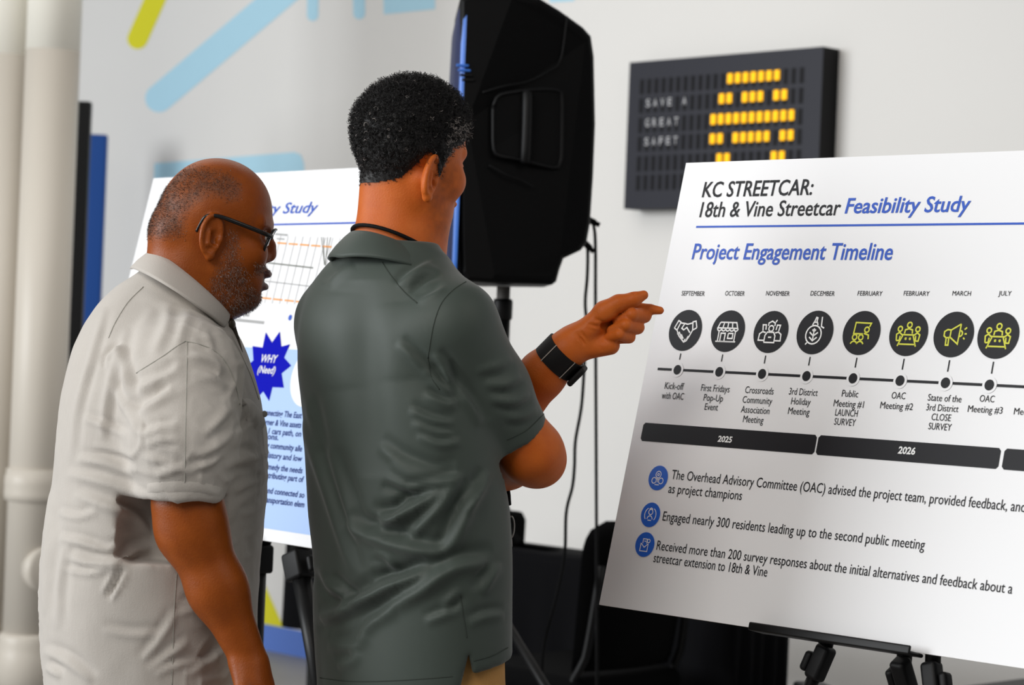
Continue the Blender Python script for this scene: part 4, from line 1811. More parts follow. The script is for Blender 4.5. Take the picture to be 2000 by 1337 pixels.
# stubble pigment where the cropped hair and the beard grow
loc = (hV - htB) @ hfB
head_only = (hV[:, 2] > B(420, 640)[2]) & (loc[:, 0] > -.13)
pp = np.stack([loc[:, 0] / .00081 + 425, 412 - loc[:, 2] / .00081], 1)
HAIRP = [(300, 470), (306, 395), (326, 352), (352, 330), (385, 332), (420, 338), (446, 344), (460, 362), (462, 385), (448, 394), (430, 388), (404, 386), (380, 398), (362, 420), (345, 446), (330, 468)]
BEARDP = [(448, 452), (462, 462), (466, 500), (480, 528), (494, 556), (500, 568), (516, 576), (512, 604), (440, 612), (418, 590), (414, 560), (428, 528), (442, 500)]
MUSTP = [(498, 512), (524, 514), (530, 524), (520, 528), (500, 536)]
wh_ = softpoly(pp, HAIRP, 10) * (np.abs(loc[:, 1]) > .02)
back = np.clip((-.045 - loc[:, 0]) / .02, 0, 1) * np.clip((.045 - loc[:, 2]) / .02, 0, 1) * np.clip((loc[:, 2] + .055) / .02, 0, 1)
wh_ = np.maximum(wh_, back) * head_only
wb_ = np.maximum(softpoly(pp, BEARDP, 10), .6 * softpoly(pp, MUSTP, 3)) * head_only
nz1 = vnoise(hV + 5, 90, 1) * .5 + vnoise(hV + 5, 300, 2) * .5
stub = np.clip(np.maximum(wh_ * .7, wb_ * .42) * (.75 + .55 * nz1), 0, .9)
bV, bF = hV, hF
st_all = stub
lipm = (((loc[:, 0] > .060) & (pp[:, 1] > 524) & (pp[:, 1] < 568) & (np.abs(loc[:, 1]) < .026) & (pp[:, 0] > 512 - 5 * (np.abs(loc[:, 1]) / .02) ** 2))) & head_only
mi = np.where(lipm[bF].all(1), 1, 0)
manB = fast_mesh('person', bV, bF, [M['skin_dark'], M['lip']], None, BO, True, mi, ('stubble', st_all))
tag(manB, 'balding man in a grey linen shirt and glasses, standing in profile on the left', 'person')

# cropped hair and grizzled beard as short strands
fc = hF
wf_h = wh_[hF].mean(1)
wf_b = wb_[hF].mean(1)


def strands(name, wf, n, ln, r, parent, O, down, mats, grey):
    pts, nn = sample_faces(hV, hF, wf, n)
    d = nn + np.array(down) + rng.normal(size=nn.shape) * .45
    d /= np.linalg.norm(d, axis=1)[:, None]
    V, F = strand_mesh(pts - nn * .0005, d, ln * (.6 + .8 * rng.random(n)), np.full(n, r))
    g = (rng.random(n) < grey).astype(int)
    return fast_mesh(name, V, F, mats, parent, O, False, np.concatenate([g, g, g]))


strands('cropped_hair', wf_h, 9000, .0034, .00030, manB, BO, (-.3, 0, -.5), [M['hair_dark'], M['hair_grey']], .25)
strands('beard_stubble', wf_b, 5200, .0042, .00026, manB, BO, (.2, 0, -.9), [M['hair_dark'], M['hair_grey']], .6)
# eyes
for s in (1, -1):
    b = MB()
    c = HB(508.5, 461.5, s * .031)
    b.lathe(c - hfB[:, 0] * .0112, [(.0112 * math.sin(a), .0112 * (1 - math.cos(a))) for a in np.linspace(.05, 3.1, 16)], M['eye_white'], 20, hfB[:, 0])
    b.lathe(c + hfB[:, 0] * .0098, [(.0055, 0), (.0052, .0012), (.003, .0019), (.0005, .0022)], M['iris'], 16, hfB[:, 0])
    b.build('eye', manB, BO)
# spectacles
gls = bpy.data.objects.new('eyeglasses', None)
COL.objects.link(gls)
gls.parent = manB
b = MB()


def lens_ring(s, k=1.0, n=40):
    pts = []
    for i in range(n):
        a = 2 * math.pi * i / n
        x, z = math.cos(a), math.sin(a)
        e = (abs(x) ** 3.4 + abs(z) ** 3.4) ** (-1 / 3.4)
        x, z = x * e * .0255 * k, z * e * .0180 * k
        pts.append(HB(529, 467, s * .0335) + hfB[:, 1] * x + hfB[:, 2] * z - hfB[:, 0] * (.22 * abs(x)) * (1 if s * x > 0 else .2) + hfB[:, 0] * z * .42)
    return pts


for s in (1, -1):
    b.tube(lens_ring(s), .0021, M['glass_frame'], 8, True)
    b.tube([HB(532, 460, s * .010), HB(533.5, 457, 0)], .0019, M['glass_frame'], 8)
b.build('frame_front', gls, BO)
for s in (1, -1):
    b = MB()
    arm_ = [HB(528, 460, s * .060), HB(515, 456, s * .071), HB(495, 449, s * .0765), HB(455, 436, s * .0835), HB(424, 427, s * .0850), HB(402, 428, s * .0830), HB(392, 441, s * .0765), HB(384, 458, s * .0735)]
    b.tube(smooth_path(arm_, 40), np.concatenate([np.full(22, .0036), np.linspace(.0034, .0024, 18)]), M['glass_frame'], 8)
    b.build('temple_arm', gls, BO)
    b = MB()
    R2 = np.array(lens_ring(s, .97))
    b.add(np.concatenate([R2 + hfB[:, 0] * .0006, R2 - hfB[:, 0] * .0006]), [tuple(range(40)), tuple(range(79, 39, -1))] + [(i, i + 40, (i + 1) % 40 + 40, (i + 1) % 40) for i in range(40)], M['glass'], False)
    b.build('lens', gls, BO)

# ---- shirt
rows = [(528, 290, 378, .064), (545, 256, 390, .076), (562, 228, 402, .096), (580, 210, 415, .116), (600, 192, 430, .142), (625, 177, 446, .168), (650, 162, 463, .192), (700, 140, 484, .220), (780, 117, 506, .235), (850, 106, 519, .238),
        (950, 99, 517, .240), (1040, 85, 510, .243), (1120, 79, 502, .245), (1180, 77, 499, .247), (1250, 81, 498, .247), (1337, 85, 499, .247), (1420, 84, 500, .245), (1500, 84, 500, .245)]
z, cx, cy, ra, rb_ = [], [], [], [], []
for py, l_, r_, hw in rows:
    a, c = B(l_ + 14 * min(1, max(0, (py - 600) / 200)), py), B(r_, py)
    z.append((a[2] + c[2]) / 2)
    cx.append((a[0] + c[0]) / 2)
    cy.append(DB)
    ra.append((c[0] - a[0]) / 2)
    rb_.append(hw)
sh = [('+', 0, slices(z, cx, cy, ra, rb_, 0.0, 2.25))]
# shoulders
for s in (-1, 1):
    sh.append(('+', .045, cap(B(330, 612, s * .075), B(358, 738, s * .180), .030, .080)))
# sleeves
for s in (-1, 1):
    d0 = s * .195
    d1 = s * .245
    sh.append(('+', .035, cap(B(358, 725, d0), B(357, 860, d1), .0800, .0790)))
    sh.append(('+', .02, cap(B(357, 860, d1), B(359, 1010, d1), .0780, .0545)))
SL = [B(361, 972, -.245), B(361, 972, .245)]
# sleeve ends: cut and hollow
hemn = B(352, 1040) - B(357, 900)
hemn /= np.linalg.norm(hemn)
hemc = {}
for s in (-1, 1):
    c = B(357, 972, s * .245)
    cut_box = (lambda c, s: lambda P: np.maximum.reduce([-((P - f32(c)) @ f32(hemn)), np.linalg.norm((P - f32(c)) - ((P - f32(c)) @ f32(hemn))[:, None] * f32(hemn), axis=1) - .098, ((P - f32(c)) @ f32(hemn)) - .10]))(c, s)
    sh.append(('-', 0, (lambda f, s: lambda P: np.maximum(f(P), s * (f32(DB) + s * .165 - P[:, 1]) if s > 0 else (P[:, 1] - f32(DB - .165))))(cut_box, s)))
    sh.append(('-', .003, cap(B(359, 1030, s * .245), B(359, 950, s * .245), .0475, .046)))
sh.append(('-', .004, halfspace(B(300, 1480), [0, 0, -1]) if False else (lambda P: P[:, 2] - float(B(300, 1485)[2]))))
sV, sF = polygonise(sh, BO + [-.36, -.36, .70], BO + [.36, .36, 1.62], .0046, 3.0)
sV = relax(sV, sF, 2, .5)
nz2 = vnoise(sV * [1, 1, .7] + 3, 14, 5) * .0022 + vnoise(sV + 3, 38, 6) * .0011
lowf = np.clip(vnoise(sV + 4, 5, 31) * 1.2 + .3, 0, 1)
rid = (1 - np.abs(vnoise(sV * [1, 1, 1.8] + .13 * vnoise(sV + 1, 9, 33)[:, None] + 6, 16, 32))) ** 5 * .0040 + (1 - np.abs(vnoise(sV * [1.5, 1, 1] + 2, 34, 34))) ** 5 * .0016
sV = sV + normals(sV, sF) * (nz2 + rid * lowf)[:, None]
foldsB = [
    # upper back pleats and yoke
    ([(205, 600), (180, 690), (150, 800), (138, 900)], .0045, 7), ([(250, 640), (222, 720), (205, 800), (200, 860)], .0055, 9),
    ([(240, 668), (205, 690), (202, 720)], -.006, 6), ([(232, 676), (246, 740), (255, 800)], .008, 9), ([(218, 750), (236, 780), (258, 815), (270, 850)], .007, 9),
    ([(160, 815), (200, 830), (250, 852)], .005, 7), ([(150, 895), (210, 905), (260, 925)], .006, 8), ([(180, 880), (230, 890), (262, 905)], -.004, 6), ([(130, 925), (190, 938), (262, 960), (285, 975)], .006, 9),
    ([(145, 965), (200, 985), (265, 1010), (300, 1050)], .007, 10), ([(110, 1050), (160, 1060), (210, 1075), (245, 1060)], .006, 8), ([(130, 1085), (180, 1100), (230, 1098), (260, 1075), (300, 1068)], .009, 10),
    ([(120, 1110), (170, 1120), (220, 1112)], .004, 6), ([(240, 1105), (225, 1135), (208, 1168)], -.006, 6), ([(230, 1100), (218, 1130), (200, 1160)], .005, 6),
    ([(110, 1000), (150, 1010), (190, 1000)], .004, 7), ([(100, 960), (96, 1040), (90, 1120), (86, 1200)], .005, 9), ([(130, 1060), (116, 1130), (112, 1230)], .004, 8),
    ([(280, 1290), (310, 1250), (330, 1220), (345, 1190)], .005, 8), ([(290, 1310), (330, 1280), (370, 1250)], .005, 8), ([(345, 1200), (380, 1190), (410, 1200)], .004, 7),
    ([(350, 1185), (395, 1170), (430, 1180)], .004, 7), ([(84, 1270), (130, 1290), (180, 1330)], .006, 9), ([(90, 1300), (120, 1320)], .006, 7), ([(200, 1230), (260, 1240), (320, 1236)], .003, 8),
    ([(300, 1320), (340, 1300), (400, 1290)], .005, 8), ([(360, 1320), (410, 1290), (450, 1260)], .005, 8),
    # sleeve
    ([(255, 760), (300, 745), (340, 728), (352, 705)], .004, 9), ([(256, 790), (290, 770), (330, 752)], -.004, 8), ([(262, 810), (300, 790), (340, 760)], .006, 10), ([(268, 850), (310, 838), (350, 832)], .0045, 8),
    ([(372, 690), (410, 700), (440, 725)], .004, 7), ([(375, 725), (410, 735), (445, 760)], .0045, 8), ([(450, 800), (420, 830), (395, 850)], .005, 8), ([(455, 845), (430, 868), (395, 885), (375, 880)], .005, 8),
    ([(440, 880), (410, 905), (372, 915)], .004, 7), ([(275, 890), (310, 900), (345, 905)], .003, 8), ([(290, 880), (320, 870), (350, 872)], -.003, 7), ([(300, 930), (340, 915), (390, 925)], .003, 8),
    # chest and belly
    ([(465, 850), (485, 830), (505, 815)], .005, 7), ([(455, 905), (475, 890), (498, 893), (512, 880)], .007, 9), ([(448, 925), (470, 915), (500, 915)], -.005, 8), ([(460, 960), (485, 945), (510, 940)], .005, 8),
    ([(465, 985), (488, 965), (512, 955)], .004, 6), ([(470, 1005), (490, 1000), (508, 985)], .004, 6), ([(478, 1050), (495, 1035), (506, 1010)], .004, 6), ([(480, 1090), (495, 1080), (500, 1050)], .004, 6),
    ([(370, 605), (352, 660), (345, 690)], .003, 9), ([(300, 600), (270, 660), (262, 700)], .0035, 12), ([(330, 590), (322, 640), (300, 690)], .003, 10), ([(400, 640), (412, 680), (430, 700)], .003, 8),
]
sV = creases(sV, sF, foldsB)
shirtB = fast_mesh('linen_shirt', sV, sF, [M['linen']], manB, BO)
ct = Cloth(sV, sF)
seam_owner = (shirtB, BO)
b = MB()
S_ = M['linen_seam']
seam_part(ct, [(266, 728), (285, 716), (320, 694), (345, 676), (362, 666)], S_)
seam_part(ct, [(362, 666), (390, 672), (418, 684), (440, 706), (458, 745), (468, 790)], S_)
seam_part(ct, [(366, 668), (364, 760), (362, 860), (361, 945)], S_)
seam_part(ct, [(345, 1120), (340, 1200), (338, 1270), (336, 1337)], S_)
seam_part(ct, [(280, 560), (250, 590), (225, 630), (212, 660)], S_)
seam_part(ct, [(452, 655), (470, 690), (490, 735), (505, 780)], S_)
b = MB()
ct.patch(b, [(283, 942), (320, 938), (361, 937), (400, 941), (440, 951)], [(285, 965), (320, 964), (361, 963), (400, 966), (432, 974)], .0014, M['linen'], 26)
b.build('sleeve_hem', shirtB, BO)
b = MB()
ct.patch(b, [(470, 780), (482, 775), (495, 782), (510, 802)], [(484, 825), (492, 834), (503, 842), (517, 838)], .005, M['linen'], 16)
p = ct.hit(508, 810, .0065)
if p is not None:
    b.lathe(p, [(.005, 0), (.0052, .0015), (.003, .0022)], M['pale_button'], 16, (.5, -.8, .1))
b.build('pocket_flap', shirtB, BO)
b = MB()


def upB(ph):
    c, s_ = math.cos(ph), math.sin(ph)
    # ph=0 front, pi back
    p = B(374 + 76 * c, 557 + 66 * c + (-16 * abs(s_)), -.080 * s_)
    return p


def loB(ph):
    c, s_ = math.cos(ph), math.sin(ph)
    k = 1 if c < .6 else 1 + .0 * c
    return B(350 + 92 * c, 588 + 62 * c + (-14 * abs(s_)), -.146 * s_ * k)


collar(b, upB, loB, M['linen'], 72, .0045, 46)
# collar points
for s in (-1, 1):
    t0, t1, t2 = upB(math.radians(23)), loB(math.radians(23)), B(449, 650, -.03)
    if s > 0:
        t0, t1, t2 = upB(math.radians(-23)), loB(math.radians(-23)), B(449, 650, .03)
    n_ = np.cross(t1 - t0, t2 - t0)
    n_ /= np.linalg.norm(n_)
    b.prism([t0, t1, t2], n_ if n_[1] * s > 0 else -n_, .003, M['linen'])
b.build('shirt_collar', shirtB, BO)
b = MB()
pl_ = [B(448, 628, -.006), B(452, 645, -.008), B(458, 665, -.012), B(464, 690, -.014)]
for i in range(3):
    b.tube([pl_[i], pl_[i + 1]], .0085, M['placket'], 8)
b.build('placket', shirtB, BO)
b = MB()
b.lathe(B(452, 632, -.02), [(.0075, 0), (.008, .0015), (.006, .003), (.002, .0032)], M['dark_button'], 20, (.75, -.6, .2))
b.build('collar_button', shirtB, BO)
hip = BO + UP * .84
lp, f_, l_ = leg_prims(BO + UP * .74 - fB * .01, 0, math.radians(5), .095, .100, .075)
lp += [('+', .08, ell(BO + UP * .88 - fB * .01, [.125, .185, .14])), ('&', .004, halfspace(BO + UP * .05, [0, 0, -1]))]
V, F = polygonise(lp, BO + [-.35, -.35, .02], BO + [.35, .35, 1.1], .011)
fast_mesh('trousers', V, F, [M['dark_trousers']], manB, BO)
for s in (1, -1):
    shoe(manB, BO, BO + UP * .74 - fB * .01, f_, l_, s, .095)

# ------------------------------------------------------------------ man in the green polo shirt (right)
DG = 3.45
SG = DG / FPX
G0 = W(790, 1337, DG)
GO = np.array([G0[0], G0[1], 0.0])


def G(px, py, dy=0.0):
    return W(px, py, DG + dy)


TH = math.radians(50)                       # trunk turned this far from straight away toward the right
fG = np.array([math.sin(TH), math.cos(TH), 0])
rG = np.array([math.cos(TH), -math.sin(TH), 0])
hfG = head_frame(math.radians(90 - 54), math.radians(4))
htG = G(806, 268)
HS = .955


def HG(x, y, yy=0.0):
    return htG + hfG @ (PX(x, y, yy) * HS)


bg = []
add_x(bg, head_prims(.92), hfG, htG, HS)
bg.append(('+', .02, cap(G(790, 350, .01), G(776, 520, .0), .0600, .0640)))
bg.append(('+', .02, cap(G(745, 372, .0), G(742, 480, .0), .030, .032)))
bg.append(('+', .015, cap(HG(412, 500, -.055), G(838, 500, .03), .014, .012)))
bg.append(('+', .02, cap(HG(460, 575, -.02), G(820, 510, .03), .030, .034)))
for s in (1, -1):
    er = np.stack([hfG[:, 0] * math.cos(.5) - hfG[:, 1] * s * math.sin(.5), hfG[:, 2], hfG[:, 1] * s * math.cos(.5) + hfG[:, 0] * math.sin(.5)], 1)
    er = np.array(Matrix.Rotation(math.radians(-8), 3, Vector(hfG[:, 1] * -1))) @ er
    bg += ear_prims(HG(409, 497, s * .0765), er, 1.12)
# arms
D_H = DG + .10


def Hn(px, py, dy=0.0):
    return W(px, py, D_H + dy)


ra_ = [('+', .03, cap(G(890, 642, -.112), G(1036, 880, -.04), .050, .043)), ('+', .03, cap(G(1040, 882, -.03), G(1058, 903, -.01), .038, .031)),
       ('+', .03, cap(G(1042, 892, -.01), G(985, 896, .10), .040, .043)), ('+', .03, cap(G(985, 896, .10), G(905, 895, .21), .042, .029)),
       ('+', .02, ell(G(885, 890, .245), [.045, .022, .036]))]
for i in range(4):
    ra_.append(('+', .006, cap(G(872, 868 + i * 21, .25), G(845, 872 + i * 20, .235), .0105, .0095)))
    ra_.append(('+', .004, cap(G(845, 872 + i * 20, .235), G(850, 872 + i * 20, .205), .0095, .008)))
ra_.append(('+', .008, cap(G(890, 868, .235), G(875, 838, .215), .013, .010)))
la = [('+', .03, cap(G(668, 625, .13), G(905, 905, .24), .052, .044)),
      ('+', .03, cap(G(905, 905, .24), G(960, 848, .20), .047, .049)), ('+', .03, cap(G(960, 848, .20), Hn(1060, 730, .02), .0475, .0350)), ('+', .02, cap(Hn(1060, 730, .02), Hn(1106, 683, 0), .0340, .0275)),
      ('+', .02, cap(Hn(1100, 690, .006), Hn(1122, 668, .004), .0275, .026))]
# palm
K = {'i': (1194, 601, .021), 'm': (1206, 618, .023), 'r': (1205, 639, .020), 'p': (1195, 659, .013)}
for k_, r_ in (('i', .0150), ('m', .0150), ('r', .0145), ('p', .0135)):
    la.append(('+', .012, cap(Hn(1124, 668, .006), Hn(*K[k_]), .0205, r_)))
la.append(('+', .010, cap(Hn(1138, 653, -.006), Hn(1182, 611, -.012), .0205, .0165)))    # ball of the thumb
la.append(('+', .010, cap(Hn(1134, 685, -.004), Hn(1192, 674, -.006), .0150, .0150)))    # heel on the little finger side
la.append(('-', .007, ell(Hn(1192, 634, -.018), [.016, .013, .010])))                     # hollow of the palm
# creases across the palm and wrist
for c0, c1 in (((1150, 633, -.028), (1176, 640, -.026)), ((1146, 640, -.029), (1168, 650, -.026)), ((1160, 622, -.029), (1184, 628, -.024)), ((1126, 650, -.026), (1142, 672, -.024)), ((1168, 660, -.024), (1176, 684, -.021)), ((1132, 646, -.027), (1150, 668, -.025))):
    la.append(('-', .002, cap(Hn(*c0), Hn(*c1), .0026, .0022)))
# thumb lies along the top
la.append(('+', .008, cap(Hn(1180, 608, -.014), Hn(1208, 592, -.019), .0165, .0135)))
la.append(('+', .005, cap(Hn(1208, 592, -.019), Hn(1239, 584, -.020), .0130, .0112)))
la.append(('+', .004, cap(Hn(1239, 584, -.020), Hn(1257, 576, -.017), .0112, .0076)))
# index finger points
la.append(('+', .003, cap(Hn(*K['i']), Hn(1242, 602, .012), .0118, .0102)))
la.append(('+', .002, cap(Hn(1242, 602, .012), Hn(1270, 604, .006), .0098, .0085)))
la.append(('+', .002, cap(Hn(1270, 604, .006), Hn(1289, 606, .002), .0084, .0064)))
# curled fingers
for kk, mid, dip, tip, r0 in (('m', (1258, 616, .006), (1234, 614, -.019), (1208, 628, -.010), .0118), ('r', (1245, 639, .002), (1222, 635, -.024), (1196, 645, -.012), .0112), ('p', (1229, 658, -.002), (1210, 653, -.024), (1190, 659, -.013), .0100)):
    la.append(('+', .002, cap(Hn(*K[kk]), Hn(*mid), r0 * 1.02, r0)))
    la.append(('+', .0012, cap(Hn(*mid), Hn(*dip), r0 * .98, r0 * .9)))
    la.append(('+', .0012, cap(Hn(*dip), Hn(*tip), r0 * .92, r0 * .78)))
# thumb nail edge and knuckle folds
la.append(('-', .0015, cap(Hn(1236, 572, -.024), Hn(1240, 574, -.028), .0020, .0016)))
wp = Hn(1078, 712, .01)
wd_ = Hn(1112, 678, 0) - wp
wd_ /= np.linalg.norm(wd_)
tq = [('+', .04, cap(G(776, 500), G(775, 700), .055, .065)), ('+', .06, cap(G(775, 700), G(800, 1300), .065, .075)), ('+', .05, cap(G(885, 640, -.10), G(670, 630, .12), .042, .042)),
      ('+', .05, cap(GO + UP * .95, GO + UP * .86, .085, .085))]
lp, f_, l_ = leg_prims(GO + UP * .86, 0, math.pi / 2 - TH, .085, .066, .038)
tq += lp
gV, gF = polygonise(bg + ra_ + la + tq, GO + [-.36, -.36, .03], GO + [.50, .44, 1.84], .0021, 1.7)
gV = relax(gV, gF, 1, .35)
gbV, gbF = gV, gF
locg = (gV - htG) @ hfG / HS
pg = np.stack([locg[:, 0] / .00081 + 425, 412 - locg[:, 2] / .00081], 1)
HAIRG = [(300, 506), (345, 512), (372, 500), (388, 470), (398, 450), (410, 446), (424, 456), (430, 486), (444, 488), (450, 452), (462, 430), (496, 414), (506, 385), (522, 350), (520, 250), (300, 250)]
hd_only = gV[:, 2] > G(800, 520)[2]
hd_only &= gV[:, 0] < G(945, 300)[0]
whg = softpoly(pg, HAIRG, 13) * hd_only
grey_st = softpoly(pg, [(424, 470), (470, 440), (500, 470), (500, 600), (440, 610), (420, 540)], 16) * .28 * hd_only
nzg = vnoise(gV + 5, 160, 3)
stg = np.clip(np.maximum(whg ** 1.3, grey_st * (.8 + .6 * nzg)), 0, 1)
manG = fast_mesh('person', gbV, gbF, [M['skin_tan']], None, GO, True, None, ('stubble', stg))
tag(manG, 'man in a green-grey polo shirt pointing at the timeline board, seen from behind', 'person')

# curly hair: a felted cap with small ringlets all over it
wf = whg[gF].mean(1)
keep = wf > .45
nrm = normals(gV, gF)
up_w = np.clip((locg[:, 2] + .085) / .09, 0, 1)
front_w = np.clip((locg[:, 2] + .02) / .05, .25, 1)
thick = whg * (.0015 + .0085 * up_w * front_w)
capV = gV + nrm * (thick + whg * .002 * vnoise(gV, 160, 9))[:, None]
used, inv = np.unique(gF[keep], return_inverse=True)
hcF = inv.reshape(-1, 4)
hcV = capV[used]
NC = 9500
pts, nn = sample_faces(capV, gF, np.where(wf > .12, wf ** 1.5, 0), NC)
lc = (pts - htG) @ hfG / HS
ln = (.0035 + .0075 * np.clip((lc[:, 2] + .07) / .08, 0, 1)) * (.7 + .6 * rng.random(NC))
d = nn + rng.normal(size=nn.shape) * .35
d /= np.linalg.norm(d, axis=1)[:, None]
a = np.cross(d, rng.normal(size=nn.shape))
a /= np.linalg.norm(a, axis=1)[:, None]
bq = np.cross(d, a)
SEG = 9
rad = (.0010 + .0014 * rng.random(NC)) * np.clip(ln / .006, .5, 1.2)
turn = (1.0 + .9 * rng.random(NC)) * 2 * math.pi
tw = .00042
cl = []
for k in range(SEG):
    t = k / (SEG - 1)
    th = turn * t
    cl.append(pts - nn * .002 + d * (ln * t)[:, None] + (a * np.cos(th)[:, None] + bq * np.sin(th)[:, None]) * rad[:, None])
cl = np.stack(cl, 1)
off = [a, (-.5 * a + .87 * bq), (-.5 * a - .87 * bq)]
CV = np.stack([cl + (o * tw)[:, None, :] for o in off], 2).reshape(-1, 3)
ci = np.arange(NC)[:, None, None] * SEG * 3
CF = []
for k in range(SEG - 1):
    for j in range(3):
        j2 = (j + 1) % 3
        CF.append(ci[:, 0, 0][:, None] + np.array([[k * 3 + j, k * 3 + j2, (k + 1) * 3 + j2, (k + 1) * 3 + j]]))
CF = np.concatenate(CF)
greyc = ((lc[:, 0] > .01) & (lc[:, 2] < .03) & (rng.random(NC) < .35)) | (rng.random(NC) < .008)
gi = np.tile(greyc.astype(int), (SEG - 1) * 3)
Vv, Ff = merge((hcV, hcF), (CV, CF))
fast_mesh('curly_hair', Vv, Ff, [M['hair_black'], M['hair_grey']], manG, GO, True, np.concatenate([np.zeros(len(hcF), int), gi]))

# ---- polo shirt
rowsG = [(478, 690, 850, .9), (500, 668, 858, .95), (520, 645, 872, 1), (545, 618, 890, 1), (570, 604, 892, 1), (600, 592, 905, 1), (640, 583, 920, 1), (690, 581, 935, 1), (740, 581, 948, 1), (790, 585, 968, 1), (850, 590, 976, 1),
         (910, 593, 982, 1), (950, 595, 986, 1), (1010, 599, 991, 1), (1080, 608, 994, 1), (1130, 612, 995, 1), (1180, 610, 995, 1), (1250, 610, 994, 1), (1300, 612, 993, 1), (1337, 616, 990, 1), (1420, 620, 985, 1)]
z, cx, cy, ra, rb_ = [], [], [], [], []
for py, l_, r_, q_ in rowsG:
    p0_, p1_ = G(l_, py), G(r_, py)
    e = (p1_[0] - p0_[0]) / 2
    rat = .64
    A = e / math.sqrt(math.cos(TH) ** 2 + rat ** 2 * math.sin(TH) ** 2)
    z.append((p0_[2] + p1_[2]) / 2)
    cx.append((p0_[0] + p1_[0]) / 2)
    cy.append(DG)
    ra.append(A)
    rb_.append(A * rat)
ps = [('+', 0, slices(z, cx, cy, ra, rb_, -TH, 2.2))]
nkc = cap(G(770, 500), G(768, 570), .076, .092)
nkz = float(G(770, 502)[2])
ps.append(('+', .02, lambda P: np.maximum(nkc(P), P[:, 2] - f32(nkz) + f32(.35) * ((P[:, 0] - f32(G(770, 502)[0])) * f32(fG[0]) + (P[:, 1] - f32(DG)) * f32(fG[1])))))
ps.append(('+', .05, cap(G(832, 552, -.05), G(884, 622, -.105), .036, .054)))
ps.append(('+', .05, cap(G(700, 548, .07), G(668, 622, .12), .040, .058)))
# right sleeve, forward and down to just above the elbow
s0_, s1_ = G(887, 642, -.108), G(1006, 852, -.045)
ps.append(('+', .03, cap(s0_, s0_ * .45 + s1_ * .55, .0640, .0610)))
ps.append(('+', .02, cap(s0_ * .45 + s1_ * .55, s1_ + (s1_ - s0_) * .2, .0600, .0500)))
# left sleeve across the far side
t0_, t1_ = G(670, 627, .125), G(832, 820, .21)
ps.append(('+', .04, cap(t0_, t1_ + (t1_ - t0_) * .12, .064, .058)))


def cutend(p, n_, r, behind=.2):
    p, n_ = f32(p), f32(n_ / np.linalg.norm(n_))

    def fn(P):
        q = P - p
        t = q @ n_
        return np.maximum.reduce([-t, np.linalg.norm(q - t[:, None] * n_, axis=1) - r, t - behind])
    return fn


sn_ = s1_ - s0_
ps.append(('-', 0, cutend(s1_, sn_, .075, .1)))
ps.append(('-', 0, cutend(t1_, t1_ - t0_, .08, .12)))
hz = float(G(950, 1290)[2])
